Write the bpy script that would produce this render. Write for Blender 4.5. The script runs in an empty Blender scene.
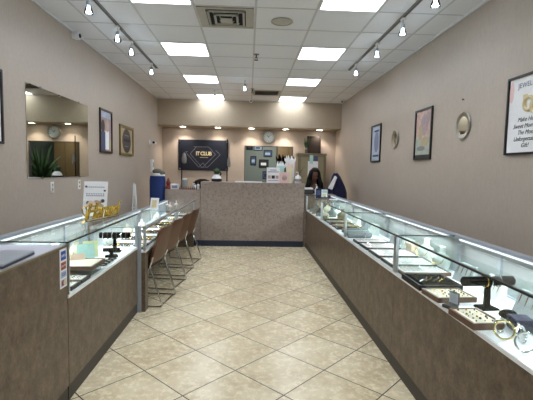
import bpy, bmesh, math, random
from mathutils import Vector, Matrix
PI = math.pi
random.seed(7)
SC = bpy.context.scene
COL = SC.collection

# ------------------------------------------------------------------ materials
def lin(c):
    out = []
    for v in c:
        v = v / 255.0
        out.append(v / 12.92 if v <= 0.04045 else ((v + 0.055) / 1.055) ** 2.4)
    return (out[0], out[1], out[2], 1.0)

class N:
    """tiny node-tree helper"""
    def __init__(self, name):
        self.m = bpy.data.materials.new(name); self.m.use_nodes = True
        self.t = self.m.node_tree; self.t.nodes.clear()
        self.out = self.t.nodes.new('ShaderNodeOutputMaterial')
    def n(self, typ, **kw):
        nd = self.t.nodes.new(typ)
        for k, v in kw.items(): setattr(nd, k, v)
        return nd
    def l(self, a, b): self.t.links.new(a, b)
    def val(self, sock, v):
        if hasattr(v, 'is_output'): self.l(v, sock)
        else: sock.default_value = v
    def math(self, op, a, b=0.0, c=None):
        nd = self.n('ShaderNodeMath', operation=op)
        self.val(nd.inputs[0], a); self.val(nd.inputs[1], b)
        if c is not None: self.val(nd.inputs[2], c)
        return nd.outputs[0]
    def mix(self, f, a, b):
        nd = self.n('ShaderNodeMix', data_type='RGBA')
        self.val(nd.inputs[0], f); self.val(nd.inputs[6], a); self.val(nd.inputs[7], b)
        return nd.outputs[2]
    def noise(self, scale, detail=4, rough=0.6, vec=None, dim=None):
        nd = self.n('ShaderNodeTexNoise')
        nd.inputs['Scale'].default_value = scale; nd.inputs['Detail'].default_value = detail
        nd.inputs['Roughness'].default_value = rough
        if vec is not None: self.l(vec, nd.inputs['Vector'])
        return nd.outputs[0]
    def pos(self):
        return self.n('ShaderNodeNewGeometry').outputs['Position']
    def objco(self):
        return self.n('ShaderNodeTexCoord').outputs['Object']
    def ramp(self, fac, stops):
        nd = self.n('ShaderNodeValToRGB')
        cr = nd.color_ramp
        while len(cr.elements) < len(stops): cr.elements.new(0.5)
        for e, (p, c) in zip(cr.elements, stops): e.position = p; e.color = c
        self.l(fac, nd.inputs[0]); return nd.outputs[0]
    def bsdf(self, color, rough=0.5, metal=0.0, bump=None, bstr=0.2, bdist=0.01, coat=0.0, spec=0.5):
        b = self.n('ShaderNodeBsdfPrincipled')
        self.val(b.inputs['Base Color'], color); self.val(b.inputs['Roughness'], rough)
        b.inputs['Metallic'].default_value = metal
        b.inputs['Coat Weight'].default_value = coat
        b.inputs['Specular IOR Level'].default_value = spec
        if bump is not None:
            bp_ = self.n('ShaderNodeBump'); bp_.inputs['Strength'].default_value = bstr
            bp_.inputs['Distance'].default_value = bdist
            self.l(bump, bp_.inputs['Height']); self.l(bp_.outputs[0], b.inputs['Normal'])
        self.l(b.outputs[0], self.out.inputs[0]); return self.m

def plain(name, rgb, rough=0.5, metal=0.0, vary=0.06, scale=30, coat=0.0, bstr=0.08, spec=0.5):
    k = N(name); c = lin(rgb)
    nz = k.noise(scale, 3, vec=k.objco())
    lo = tuple(x * (1 - vary) for x in c[:3]) + (1,); hi = tuple(min(1, x * (1 + vary)) for x in c[:3]) + (1,)
    col = k.ramp(nz, [(0.3, lo), (0.7, hi)])
    return k.bsdf(col, rough, metal, nz, bstr, 0.002, coat, spec)

def glow(name, rgb, strength):
    k = N(name); e = k.n('ShaderNodeEmission'); e.inputs[0].default_value = lin(rgb); e.inputs[1].default_value = strength
    k.l(e.outputs[0], k.out.inputs[0]); return k.m

def pane_mat(name, tint=(235, 243, 240), ior=1.5, boost=1.0):
    k = N(name); t = k.n('ShaderNodeBsdfTransparent'); t.inputs[0].default_value = lin(tint)
    g = k.n('ShaderNodeBsdfGlossy'); g.inputs['Roughness'].default_value = 0.01
    f = k.n('ShaderNodeFresnel'); f.inputs[0].default_value = ior
    fac = k.math('MULTIPLY', f.outputs[0], boost)
    mx = k.n('ShaderNodeMixShader'); k.l(fac, mx.inputs[0]); k.l(t.outputs[0], mx.inputs[1]); k.l(g.outputs[0], mx.inputs[2])
    k.l(mx.outputs[0], k.out.inputs[0]); return k.m

M = {}
def wall_material(name, rgb, amp=0.10):
    k = N(name); p = k.pos(); c = lin(rgb)
    big = k.noise(1.3, 4, vec=p); fine = k.noise(26, 6, 0.7, vec=p)
    mp = k.n('ShaderNodeMapping'); mp.inputs['Scale'].default_value = (60, 60, 9); k.l(p, mp.inputs[0])
    weave = k.noise(1.0, 4, 0.6, vec=mp.outputs[0])
    v = k.math('ADD', k.math('MULTIPLY', big, 0.35), k.math('ADD', k.math('MULTIPLY', fine, 0.35), k.math('MULTIPLY', weave, 0.3)))
    lo = tuple(x * (1 - amp) for x in c[:3]) + (1,); hi = tuple(x * (1 + amp) for x in c[:3]) + (1,)
    col = k.ramp(v, [(0.35, lo), (0.65, hi)])
    return k.bsdf(col, 0.42, 0, v, 0.10, 0.004, spec=0.35)
M['wall'] = wall_material('beige wallcovering', (178, 166, 154), 0.09)
M['soffit'] = wall_material('warm beige wallcovering', (174, 160, 140), 0.06)
M['office_wall'] = wall_material('sage painted wall', (128, 134, 128), 0.04)

def floor_material():
    k = N('diagonal stone tile'); p = k.pos()
    sx = k.n('ShaderNodeSeparateXYZ'); k.l(p, sx.inputs[0]); X, Y = sx.outputs[0], sx.outputs[1]
    s2 = 1 / math.sqrt(2); T = 0.4572
    a = k.math('DIVIDE', k.math('SUBTRACT', k.math('MULTIPLY', k.math('ADD', X, Y), s2), 1.4786), T)
    b = k.math('DIVIDE', k.math('SUBTRACT', k.math('MULTIPLY', k.math('SUBTRACT', X, Y), s2), -2.494), T)
    def edge(u):
        f = k.math('FRACT', u)
        return k.math('MINIMUM', f, k.math('SUBTRACT', 1.0, f))
    d = k.math('MINIMUM', edge(a), edge(b))
    grout = k.math('LESS_THAN', d, 0.0085)
    cb = k.n('ShaderNodeCombineXYZ'); k.l(k.math('FLOOR', a), cb.inputs[0]); k.l(k.math('FLOOR', b), cb.inputs[1])
    wn = k.n('ShaderNodeTexWhiteNoise', noise_dimensions='3D'); k.l(cb.outputs[0], wn.inputs[0])
    off = k.n('ShaderNodeVectorMath', operation='MULTIPLY_ADD')
    k.l(wn.outputs['Color'], off.inputs[0]); off.inputs[1].default_value = (9, 9, 9); k.l(p, off.inputs[2])
    n1 = k.noise(3.6, 8, 0.68, vec=off.outputs[0]); n2 = k.noise(22, 5, 0.7, vec=off.outputs[0])
    v = k.math('ADD', k.math('MULTIPLY', n1, 0.68), k.math('MULTIPLY', n2, 0.32))
    v = k.math('ADD', v, k.math('MULTIPLY', k.math('SUBTRACT', wn.outputs['Value'], 0.5), 0.07))
    col = k.ramp(v, [(0.34, lin((202, 182, 144))), (0.46, lin((224, 208, 174))), (0.56, lin((236, 222, 190))), (0.70, lin((243, 232, 206)))])
    col = k.mix(grout, col, lin((50, 43, 36)))
    rough = k.math('ADD', k.math('MULTIPLY', grout, 0.5), k.math('ADD', 0.13, k.math('MULTIPLY', n2, 0.26)))
    h = k.math('ADD', k.math('MULTIPLY', v, 0.25), k.math('SUBTRACT', 1.0, grout))
    return k.bsdf(col, rough, 0, h, 0.35, 0.002)
M['floor'] = floor_material()

def ceil_material():
    k = N('mineral fibre ceiling tile'); p = k.pos()
    n1 = k.noise(160, 3, 0.7, vec=p); n2 = k.noise(0.8, 2, vec=p)
    col = k.ramp(k.math('ADD', k.math('MULTIPLY', n1, 0.7), k.math('MULTIPLY', n2, 0.3)), [(0.3, lin((220, 221, 225))), (0.6, lin((233, 234, 238)))])
    return k.bsdf(col, 0.9, 0, n1, 0.3, 0.002)
M['ceiling'] = ceil_material()

def laminate(name, stops, sc=9, rough=0.42, stretch=(1, 1, 0.45)):
    k = N(name); p = k.pos()
    mp = k.n('ShaderNodeMapping'); mp.inputs['Scale'].default_value = stretch; k.l(p, mp.inputs[0])
    n1 = k.noise(sc, 8, 0.72, vec=mp.outputs[0]); n2 = k.noise(sc * 5, 4, 0.7, vec=mp.outputs[0])
    v = k.math('ADD', k.math('MULTIPLY', n1, 0.65), k.math('MULTIPLY', n2, 0.35))
    col = k.ramp(v, [(q, lin(c)) for q, c in stops])
    return k.bsdf(col, rough, 0, v, 0.03, 0.002, spec=0.4)
M['laminate'] = laminate('brown marbled laminate', [(0.38, (80, 66, 53)), (0.5, (101, 86, 70)), (0.62, (122, 106, 88))], 13, stretch=(1, 1, .8))
def counter_material():
    k = N('mottled taupe laminate'); p = k.pos()
    n0 = k.n('ShaderNodeTexVoronoi'); n0.inputs['Scale'].default_value = 24; n0.inputs['Randomness'].default_value = 1
    w = k.n('ShaderNodeVectorMath', operation='MULTIPLY_ADD'); 
    nn = k.n('ShaderNodeTexNoise'); nn.inputs['Scale'].default_value = 9; k.l(p, nn.inputs['Vector'])
    k.l(nn.outputs['Color'], w.inputs[0]); w.inputs[1].default_value = (0.16, 0.16, 0.16); k.l(p, w.inputs[2])
    k.l(w.outputs[0], n0.inputs['Vector'])
    v = k.math('ADD', k.math('MULTIPLY', n0.outputs['Distance'], 1.0), k.math('MULTIPLY', k.noise(14, 5, vec=p), 0.55))
    col = k.ramp(v, [(0.3, lin((130, 116, 109))), (0.62, lin((145, 131, 123))), (0.95, lin((158, 144, 135)))])
    return k.bsdf(col, 0.5, 0, spec=0.35)
M['counter'] = counter_material()
M['kick_navy'] = plain('navy vinyl base', (30, 38, 60), 0.45)
M['kick_brown'] = plain('dark brown vinyl base', (50, 44, 38), 0.5)
M['white'] = plain('white enamel', (236, 238, 240), 0.35, vary=0.02)
M['deck'] = plain('white display deck', (240, 242, 246), 0.3, vary=0.02)
M['office_dark'] = plain('dark office panel', (44, 38, 34), 0.85, spec=.1)
M['alum'] = plain('brushed aluminium', (196, 200, 204), 0.28, 0.9, vary=0.03)
M['alum_soft'] = plain('satin aluminium trim', (168, 175, 184), 0.4, 0.35, vary=0.03)
M['chrome'] = plain('chrome', (205, 206, 208), 0.12, 1.0, vary=0.02)
M['black'] = plain('black plastic', (17, 17, 19), 0.5, spec=.25)
M['velvet'] = plain('black velvet', (7, 6, 8), 0.95, spec=.04)
M['dark_edge'] = plain('dark glass edge', (38, 48, 50), 0.25)
M['edge_green'] = plain('pale green glass edge', (150, 178, 172), 0.2)
M['glass'] = pane_mat('clear case glass', (246, 250, 249), 1.45, 0.10)
M['glass_top'] = pane_mat('clear case top glass', (246, 250, 249), 1.45, 0.30)
M['mirror'] = plain('silvered mirror', (196, 200, 192), 0.02, 1.0, vary=0.0, bstr=0)
M['chair'] = plain('brown leatherette', (86, 52, 28), 0.42, vary=0.1)
M['seat'] = plain('dark brown seat vinyl', (64, 40, 32), 0.45)
M['wood'] = plain('brown tray wood', (96, 66, 48), 0.4, vary=0.15)
M['dark_wood'] = plain('dark brown tray wood', (38, 25, 24), 0.45, vary=0.12)
M['pad'] = plain('white leatherette pad', (232, 230, 228), 0.6, vary=0.03)
M['pad_pink'] = plain('blush leatherette pad', (226, 212, 212), 0.6, vary=0.03)
M['cream'] = plain('cream velvet', (222, 212, 190), 0.8)
M['grey_velvet'] = plain('grey velvet', (120, 124, 126), 0.8)
M['grey_pad'] = plain('grey padded fabric', (150, 152, 154), 0.8)
M['gold'] = plain('polished gold', (206, 168, 74), 0.22, 1.0, vary=0.08)
M['gold_paint'] = plain('gold lettering', (214, 198, 156), 0.6)
M['silver'] = plain('polished silver', (214, 214, 212), 0.14, 1.0)
M['pewter'] = plain('brushed pewter', (170, 166, 156), 0.35, 0.9, vary=0.1, scale=60)
M['navy'] = plain('navy sign panel', (13, 19, 34), 0.4)
M['line_gold'] = plain('pale gold line', (150, 146, 160), 0.4, 0.3)
M['blue'] = plain('royal blue fabric', (22, 48, 108), 0.75, vary=0.15)
M['blue_dark'] = plain('deep blue fabric', (20, 27, 66), 0.8, vary=0.2)
M['teal'] = plain('pale teal card', (178, 218, 210), 0.6)
M['peach'] = plain('peach card', (236, 206, 186), 0.6)
M['pink'] = plain('pale pink paper', (240, 208, 206), 0.6)
M['paper'] = plain('white paper', (238, 238, 240), 0.7, vary=0.02)
M['ink'] = plain('dark ink', (58, 60, 72), 0.7)
M['ink_soft'] = plain('grey blue ink', (130, 134, 160), 0.7)
M['frame_black'] = plain('black frame', (20, 20, 24), 0.3)
M['frame_mahogany'] = plain('dark mahogany frame', (52, 30, 28), 0.35)
M['frame_gold'] = plain('antique olive gold frame', (128, 112, 66), 0.4, 0.4)
M['mat_cream'] = plain('tan picture mount', (176, 160, 130), 0.7)
M['skin'] = plain('brown skin', (122, 86, 72), 0.5, vary=0.05)
M['hair'] = plain('black hair', (9, 8, 8), 0.55, vary=0.2, spec=.2)
M['jacket'] = plain('black knit jacket', (14, 14, 17), 0.9, vary=0.2)
M['lips'] = plain('dark rose lips', (110, 52, 50), 0.5)
M['eye'] = plain('dark eye', (24, 18, 16), 0.3)
M['cab_wood'] = plain('olive grey wood', (122, 112, 88), 0.45, vary=0.1)
M['leaf'] = plain('green leaf', (58, 84, 52), 0.6, vary=0.2)
M['red'] = plain('dark red lacquer', (128, 42, 36), 0.4)
M['yellow'] = plain('yellow green card', (216, 222, 172), 0.6)
M['grey'] = plain('warm grey plastic', (128, 126, 124), 0.5)
M['dgrey'] = plain('dark grey plastic', (64, 64, 66), 0.5)
M['vent_dark'] = plain('dark duct interior', (20, 22, 34), 0.8)
M['vent_frame'] = plain('off white vent enamel', (176, 174, 164), 0.5)
M['panel_grey'] = plain('grey sliding panel', (158, 162, 162), 0.4)
M['brown'] = plain('brown branch', (110, 78, 56), 0.7)
M['photo_mauve'] = plain('mauve print', (168, 148, 150), 0.5, vary=0.15)
M['photo_blue'] = plain('blue print', (70, 84, 122), 0.5, vary=0.15)
M['photo_skin'] = plain('rosy print', (196, 168, 160), 0.5, vary=0.25, scale=14)
M['photo_sky'] = plain('pale blue print', (172, 184, 206), 0.5, vary=0.15, scale=14)
M['photo_dark'] = plain('dark print', (44, 42, 46), 0.4, vary=0.2)
M['photo_green'] = plain('sage print', (162, 172, 160), 0.5, vary=0.15, scale=14)
M['screen_lilac'] = plain('lilac white worktop', (214, 216, 232), 0.25, vary=0.02)
M['panel_light'] = glow('lit ceiling diffuser', (240, 247, 255), 5.2)
M['bulb'] = glow('lit bulb', (236, 244, 255), 22)
M['down'] = glow('lit downlight lens', (255, 240, 220), 14)
M['led'] = glow('lit led strip', (240, 246, 255), 1.2)
M['clear'] = pane_mat('clear plastic', (225, 232, 235), 1.45, 1.0)
M['card_blue'] = plain('blue card logo', (30, 74, 168), 0.5)
M['card_orange'] = plain('orange card logo', (150, 72, 42), 0.5)

# ------------------------------------------------------------------ mesh builder
class MB:
    def __init__(self): self.bm = bmesh.new(); self.mi = 0
    def _f(self, vs):
        try: f = self.bm.faces.new(vs); f.material_index = self.mi; return f
        except ValueError: return None
    def box(self, x0, x1, y0, y1, z0, z1, rz=0, c=None):
        v = [Vector((x, y, z)) for z in (z0, z1) for (x, y) in ((x0, y0), (x1, y0), (x1, y1), (x0, y1))]
        if rz:
            c = c or ((x0 + x1) / 2, (y0 + y1) / 2); mt = Matrix.Rotation(rz, 3, 'Z'); cc = Vector((c[0], c[1], 0))
            v = [mt @ (q - cc) + cc for q in v]
        v = [self.bm.verts.new(q) for q in v]
        for q in ((3, 2, 1, 0), (4, 5, 6, 7), (0, 1, 5, 4), (1, 2, 6, 5), (2, 3, 7, 6), (3, 0, 4, 7)): self._f([v[i] for i in q])
        return self
    def hull8(self, pts):   # 4 bottom, 4 top
        v = [self.bm.verts.new(q) for q in pts]
        for q in ((3, 2, 1, 0), (4, 5, 6, 7), (0, 1, 5, 4), (1, 2, 6, 5), (2, 3, 7, 6), (3, 0, 4, 7)): self._f([v[i] for i in q])
        return self
    def rings(self, rs, cap=True, closed=False):
        R_ = [[self.bm.verts.new(p) for p in r] for r in rs]; n = len(R_[0])
        m = len(R_) if closed else len(R_) - 1
        for i in range(m):
            a, b = R_[i], R_[(i + 1) % len(R_)]
            for j in range(n): self._f([a[j], a[(j + 1) % n], b[(j + 1) % n], b[j]])
        if cap and not closed: self._f(R_[0][::-1]); self._f(R_[-1])
        return self
    def tube(self, pts, r, n=8, closed=False):
        pts = [Vector(p) for p in pts]; rs = []; prev = None
        for i, p in enumerate(pts):
            if closed: d = pts[(i + 1) % len(pts)] - pts[i - 1]
            else: d = pts[min(i + 1, len(pts) - 1)] - pts[max(i - 1, 0)]
            d.normalize()
            if prev is None:
                u = d.orthogonal().normalized()
            else:
                u = (prev - d * prev.dot(d)); u = u.normalized() if u.length > 1e-6 else d.orthogonal().normalized()
            prev = u; w = d.cross(u)
            rr = r[i] if isinstance(r, (list, tuple)) else r
            rs.append([p + (u * math.cos(2 * PI * k / n) + w * math.sin(2 * PI * k / n)) * rr for k in range(n)])
        return self.rings(rs, True, closed)
    def lathe(self, prof, c=(0, 0, 0), n=20, axis='z', sx=1, sy=1):
        rs = []
        for r, z in prof:
            ring = []
            for k in range(n):
                a = 2 * PI * k / n; x, y = r * math.cos(a) * sx, r * math.sin(a) * sy
                if axis == 'z': q = (c[0] + x, c[1] + y, c[2] + z)
                elif axis == 'y': q = (c[0] + x, c[1] - z, c[2] + y)   # profile grows towards -Y
                else: q = (c[0] + z, c[1] + x, c[2] + y)
                ring.append(q)
            rs.append(ring)
        return self.rings(rs)
    def prism(self, poly, y0, y1):  # poly in xz, extruded along y
        a = [self.bm.verts.new((x, y0, z)) for x, z in poly]; b = [self.bm.verts.new((x, y1, z)) for x, z in poly]
        n = len(poly); self._f(a); self._f(b[::-1])
        for i in range(n): self._f([a[i], b[i], b[(i + 1) % n], a[(i + 1) % n]])
        return self
    def torus(self, c, R_, r, rot=None, n=24, m=8):
        rs = []
        for i in range(n):
            a = 2 * PI * i / n; ring = []
            for j in range(m):
                b = 2 * PI * j / m
                q = Vector(((R_ + r * math.cos(b)) * math.cos(a), (R_ + r * math.cos(b)) * math.sin(a), r * math.sin(b)))
                if rot: q = rot @ q
                ring.append(q + Vector(c))
            rs.append(ring)
        return self.rings(rs, False, True)
    def sph(self, c, r, n=12, m=8, s=(1, 1, 1)):
        rs = []
        for i in range(m + 1):
            t = PI * i / m; t = min(max(t, 0.02), PI - 0.02)
            rs.append([(c[0] + r * s[0] * math.sin(t) * math.cos(2 * PI * k / n), c[1] + r * s[1] * math.sin(t) * math.sin(2 * PI * k / n), c[2] - r * s[2] * math.cos(t)) for k in range(n)])
        return self.rings(rs)
    def build(self, name, mats, parent=None, bevel=0.0, smooth=False, loc=None, label=None):
        bmesh.ops.recalc_face_normals(self.bm, faces=self.bm.faces[:])
        if bevel: bmesh.ops.bevel(self.bm, geom=self.bm.edges[:], offset=bevel, segments=2, affect='EDGES', clamp_overlap=True)
        me = bpy.data.meshes.new(name); self.bm.to_mesh(me); self.bm.free()
        for q in (mats if isinstance(mats, list) else [mats]): me.materials.append(q)
        if smooth:
            for p in me.polygons: p.use_smooth = True
            try: me.set_sharp_from_angle(angle=math.radians(40))
            except Exception: pass
        o = bpy.data.objects.new(name, me); COL.objects.link(o)
        if parent: o.parent = parent
        if loc: o.location = loc
        if label: o['label'] = label
        return o

def thing(name, label, cat, loc=(0, 0, 0), rz=0, group=None, rot=None):
    o = bpy.data.objects.new(name, None); COL.objects.link(o); o.empty_display_size = 0.05
    o.location = loc; o.rotation_euler = rot if rot else (0, 0, rz)
    o['label'] = label; o['category'] = cat
    if group: o['group'] = group
    return o
def tag(o, label, cat, group=None, kind=None):
    o['label'] = label; o['category'] = cat
    if group: o['group'] = group
    if kind: o['kind'] = kind
    return o
def struct(o, label=None):
    o['kind'] = 'structure'
    if label: o['label'] = label
    return o
def dup(root, loc, rz=None, label=None, group=None):
    r = root.copy(); COL.objects.link(r); r.location = loc
    if rz is not None: r.rotation_euler = (root.rotation_euler[0], root.rotation_euler[1], rz)
    if label: r['label'] = label
    if group: r['group'] = group
    for ch in list(root.children):
        c = ch.copy(); COL.objects.link(c); c.parent = r
        for g in list(ch.children):
            d = g.copy(); COL.objects.link(d); d.parent = c
    return r

def text(body, size, mat, parent, loc, rot=(PI / 2, 0, 0), name='lettering', extrude=0.0006, shear=0.0, align='CENTER', spacing=1.0, label=None, bevel=0.0):
    cu = bpy.data.curves.new('t', 'FONT'); cu.body = body; cu.size = size; cu.extrude = extrude; cu.shear = shear
    cu.align_x = align; cu.align_y = 'CENTER'; cu.space_character = spacing; cu.bevel_depth = bevel
    cu.resolution_u = 3
    t = bpy.data.objects.new('t', cu); COL.objects.link(t)
    dg = bpy.context.evaluated_depsgraph_get(); dg.update()
    me = bpy.data.meshes.new_from_object(t.evaluated_get(dg))
    bpy.data.objects.remove(t); me.materials.clear(); me.materials.append(mat)
    o = bpy.data.objects.new(name, me); COL.objects.link(o); o.location = loc; o.rotation_euler = rot
    if parent: o.parent = parent
    if label: o['label'] = label
    return o

# ------------------------------------------------------------------ room shell
XL, XR, YB, YF, H = -2.085, 2.13, 9.9, -2.6, 3.02
SY, SZ = 9.36, 2.415      # soffit face, soffit underside
def B(*a): return MB().box(*a)
struct(B(XL - .12, XR + .5, YF - .12, YB + .1, -0.1, 0).build('floor', M['floor']), 'cream stone tiles laid diagonally with dark grout')
struct(B(XL - .12, XR + .12, YF - .12, YB + .1, H, H + .1).build('ceiling', M['ceiling']))
struct(B(XL - .12, XL, YF, YB + .1, 0, H).build('wall_left', M['wall']))
struct(B(XR, XR + .12, YF, YB + .1, 0, H).build('wall_right', M['wall']))
struct(B(XL - .12, XR + .12, YF - .12, YF, 0, H).build('wall_front', M['wall']))
# back wall with an interior window opening
WX0, WX1, WZ0, WZ1 = -0.105, 1.085, 1.10, 2.015
m = MB()
m.box(XL, WX0, YB, YB + .1, 0, H); m.box(WX1, XR, YB, YB + .1, 0, H)
m.box(WX0, WX1, YB, YB + .1, 0, WZ0); m.box(WX0, WX1, YB, YB + .1, WZ1, H)
struct(m.build('wall_back', M['wall']))
struct(B(XL, XR, SY, YB, SZ, H).build('trim_1', M['soffit']), 'warm beige soffit above the back wall')
# T-bar grid on the ceiling
m = MB(); xs = [0.045 + 0.6 * k for k in range(-3, 4)]; ys = [4.05 + 0.593 * k for k in range(-11, 9)]
xs = [x for x in xs if XL < x < XR]
for x in xs: m.box(x - .011, x + .011, YF, SY, H - .003, H + .002)
for y in ys: m.box(XL, XR, y - .009, y + .009, H - .0025, H + .002)
struct(m.build('trim_2', plain('ceiling grid bars', (196, 196, 198), 0.6)), 'pale metal grid bars between the ceiling tiles')
m = MB(); m.box(XL, XL + .02, YF, SY, H - .02, H); m.box(XR - .02, XR, YF, SY, H - .02, H); m.box(XL, XR, SY - .02, SY, H - .02, H)
struct(m.build('trim_3', M['ceiling']), 'pale wall angle at the edge of the ceiling')
for nm, a in (('baseboard_left', (XL, XL + .012, YF, YB, 0, .1)), ('baseboard_right', (XR - .012, XR, YF, YB, 0, .1)), ('baseboard_back', (XL, XR, YB - .012, YB, 0, .1))):
    struct(B(*a).build(nm, M['kick_brown']))
# window in back wall
wf = MB(); t = .012
for a in ((WX0, WX0 + t, WZ0, WZ1), (WX1 - t, WX1, WZ0, WZ1), (WX0, WX1, WZ0, WZ0 + t), (WX0, WX1, WZ1 - t, WZ1)):
    wf.box(a[0], a[1], YB - .004, YB + .1, a[2], a[3])
w1 = struct(wf.build('window_1', M['dgrey']), 'interior window looking into the back office')
B(WX0 + t, WX1 - t, YB + .045, YB + .051, WZ0 + t, WZ1 - t).build('pane', M['glass'], w1)
# back office
OY, OX0, OX1 = 12.6, -1.0, 3.0
m = MB(); m.box(OX0 - .1, OX1 + .1, OY, OY + .1, 0, H); m.box(OX0 - .1, OX0, YB + .1, OY, 0, H); m.box(OX1, OX1 + .1, YB + .1, OY, 0, H)
struct(m.build('wall_office', M['office_wall']), 'sage grey walls of the back office')
struct(B(OX0 - .1, OX1 + .1, YB + .1, OY + .1, 2.7, 2.8).build('ceiling_office', M['ceiling']))
struct(B(OX0 - .1, OX1 + .1, YB + .1, OY + .1, -.1, 0).build('floor_office', M['office_dark']))

# ------------------------------------------------------------------ ceiling fixtures
def ceiling_light(x0, y0, label):
    o = thing('ceiling_light', label, 'ceiling light', (x0 + .3, y0 + .2965, H), group='square lit ceiling panels')
    a, b = .289, .2855
    f = MB(); 
    for q in ((-a, a, -b, -b + .014), (-a, a, b - .014, b), (-a, -a + .014, -b, b), (a - .014, a, -b, b)): f.box(q[0], q[1], q[2], q[3], -.010, -.001)
    f.build('frame', M['white'], o)
    B(-a + .014, a - .014, -b + .014, b - .014, -.007, -.001).build('diffuser', M['panel_light'], o)
    return o
xl, xr = 0.045 - 1.2, 0.045 + .6
rows = [ys[11] + .593 * q for q in (-1, 2, 5, 8)]   # panel starts y: 3.457, 5.236, 7.015, 8.794(cut)
rown = {3.457: 'nearest', 5.236: 'second', 7.015: 'third', 8.794: 'farthest'}
cl0 = None
for (px, side) in ((xl, 'left'), (xr, 'right')):
    for k, y0 in enumerate((-1.879, -0.1, 1.678, 3.457, 5.236, 7.015, 8.764)):
        nm = ['row well behind', 'row behind', 'row above', 'nearest', 'second nearest', 'third nearest', 'farthest'][k]
        lab = 'square lit ceiling panel in the %s column, %s to the viewer' % (side, nm) if k >= 3 else 'square lit ceiling panel overhead near the shop front, %s column, %s' % (side, ['first from the front wall', 'second from the front wall', 'third from the front wall'][k])
        if k == 6: lab = 'square lit ceiling panel in the %s column, against the soffit' % side
        if cl0 is None: cl0 = ceiling_light(px, y0, lab)
        else: dup(cl0, (px + .3, y0 + .2965, H), label=lab)

# four-way air diffuser
o = thing('air_vent', 'square off-white four-way ceiling air vent with dark slots, near the viewer', 'air vent', (-0.255, 4.35, H))
f = MB()
for q in ((-.285, .285, -.282, -.232), (-.285, .285, .232, .282), (-.285, -.20, -.232, .232), (.20, .285, -.232, .232)): f.box(*q, -.012, -.001)
f.build('frame', M['vent_frame'], o, bevel=.003)
B(-.2, .2, -.232, .232, -.004, -.001).build('duct', M['vent_dark'], o)
for k, (a, z) in enumerate(((.19, -.022), (.125, -.030), (.062, -.038))):
    l = MB()
    b = a * 1.1
    if k < 2:
        w = .022
        for (x0, x1, y0, y1) in ((-a, a, -b, -b + w), (-a, a, b - w, b), (-a, -a + w, -b, b), (a - w, a, -b, b)): l.box(x0, x1, y0, y1, z, z + .014)
    else: l.box(-a, a, -b, b, z, z + .008)
    for s in (-1, 1):
        for r_ in (-1, 1): l.tube([(s * a * .92, r_ * b * .92, z + .008), (s * a * .92 + s*.02, r_ * b * .92+r_*.02, -.003)], .004, 5)
    l.build('louvre', M['vent_frame'], o)
o = thing('return_vent', 'dark slatted ceiling return grille just in front of the soffit', 'air vent', (0.345, 8.42, H))
f = MB()
for q in ((-.285, .285, -.26, -.21), (-.285, .285, .21, .26), (-.285, -.24, -.21, .21), (.24, .285, -.21, .21)): f.box(*q, -.01, -.001)
f.build('frame', M['vent_frame'], o)
B(-.24, .24, -.21, .21, -.003, -.001).build('duct', M['vent_dark'], o)
f = MB()
for k in range(9): y = -.2 + k * .047; f.hull8([(-.24, y, -.014), (.24, y, -.014), (.24, y + .006, -.014), (-.24, y + .006, -.014), (-.24, y + .018, -.003), (.24, y + .018, -.003), (.24, y + .024, -.003), (-.24, y + .024, -.003)])
f.build('slats', M['grey'], o)
o = thing('ceiling_speaker', 'round flush off-white ceiling speaker beside the air vent', 'speaker', (0.33, 4.40, H))
MB().lathe([(.115, -.001), (.118, -.006), (.11, -.011), (.1, -.011), (.1, -.001)], n=28).build('bezel', M['vent_frame'], o, smooth=True)
MB().lathe([(.1, -.002), (.1, -.007), (.06, -.012), (.005, -.013)], n=28).build('grille', M['vent_frame'], o, smooth=True)
def sprinkler(x, y, lab):
    o = thing('sprinkler_head', lab, 'sprinkler', (x, y, H), group='ceiling sprinkler heads')
    MB().lathe([(.04, -.001), (.04, -.006), (.02, -.012), (.012, -.012)], n=16).build('escutcheon', M['grey'], o, smooth=True)
    MB().lathe([(.009, -.01), (.011, -.05), (.006, -.055)], n=10).tube([(-.008, 0, -.04), (-.02, 0, -.055), (-.012, 0, -.075), (0, 0, -.078), (.012, 0, -.075), (.02, 0, -.055), (.008, 0, -.04)], .003, 5).build('frame', M['dgrey'], o)
    MB().lathe([(.028, -.078), (.03, -.081), (.004, -.083)], n=12).build('deflector', M['dgrey'], o)
    return o
sp = sprinkler(0.08, 5.66, 'small dark sprinkler head in mid ceiling')
dup(sp, (0.05, 8.05, H), label='small dark sprinkler head beside the dark return grille')

# track lights
def spot(loc, power, target):
    L = bpy.data.lights.new('track_spot', 'SPOT'); L.energy = power; L.spot_size = math.radians(75); L.spot_blend = .7
    L.color = (0.92, 0.96, 1.0); L.shadow_soft_size = .03
    q = bpy.data.objects.new('track_spot', L); COL.objects.link(q); q.location = loc
    q.rotation_euler = (Vector(target) - Vector(loc)).to_track_quat('-Z', 'Y').to_euler()
def track(x, y0, y1, lab):
    o = thing('light_track', lab, 'light track', (x, (y0 + y1) / 2, H), group='ceiling light tracks')
    hl = (y1 - y0) / 2
    m = MB(); m.box(-.014, -.006, -hl, hl, -.022, -.001); m.box(.006, .014, -hl, hl, -.022, -.001); m.box(-.006, .006, -hl, hl, -.010, -.001)
    m.build('rail', M['grey'], o, label='slim metal rail')
    B(-.0055, .0055, -hl + .01, hl - .01, -.016, -.0105).build('conductor', M['black'], o)
    B(-.02, .02, hl - .05, hl + .004, -.028, -.001).build('end_cap', M['white'], o)
    return o
track(-1.475, 1.2, 6.62, 'long ceiling light track above the left display cases')
track(1.53, 1.2, 6.36, 'long ceiling light track above the right display cases')
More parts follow.
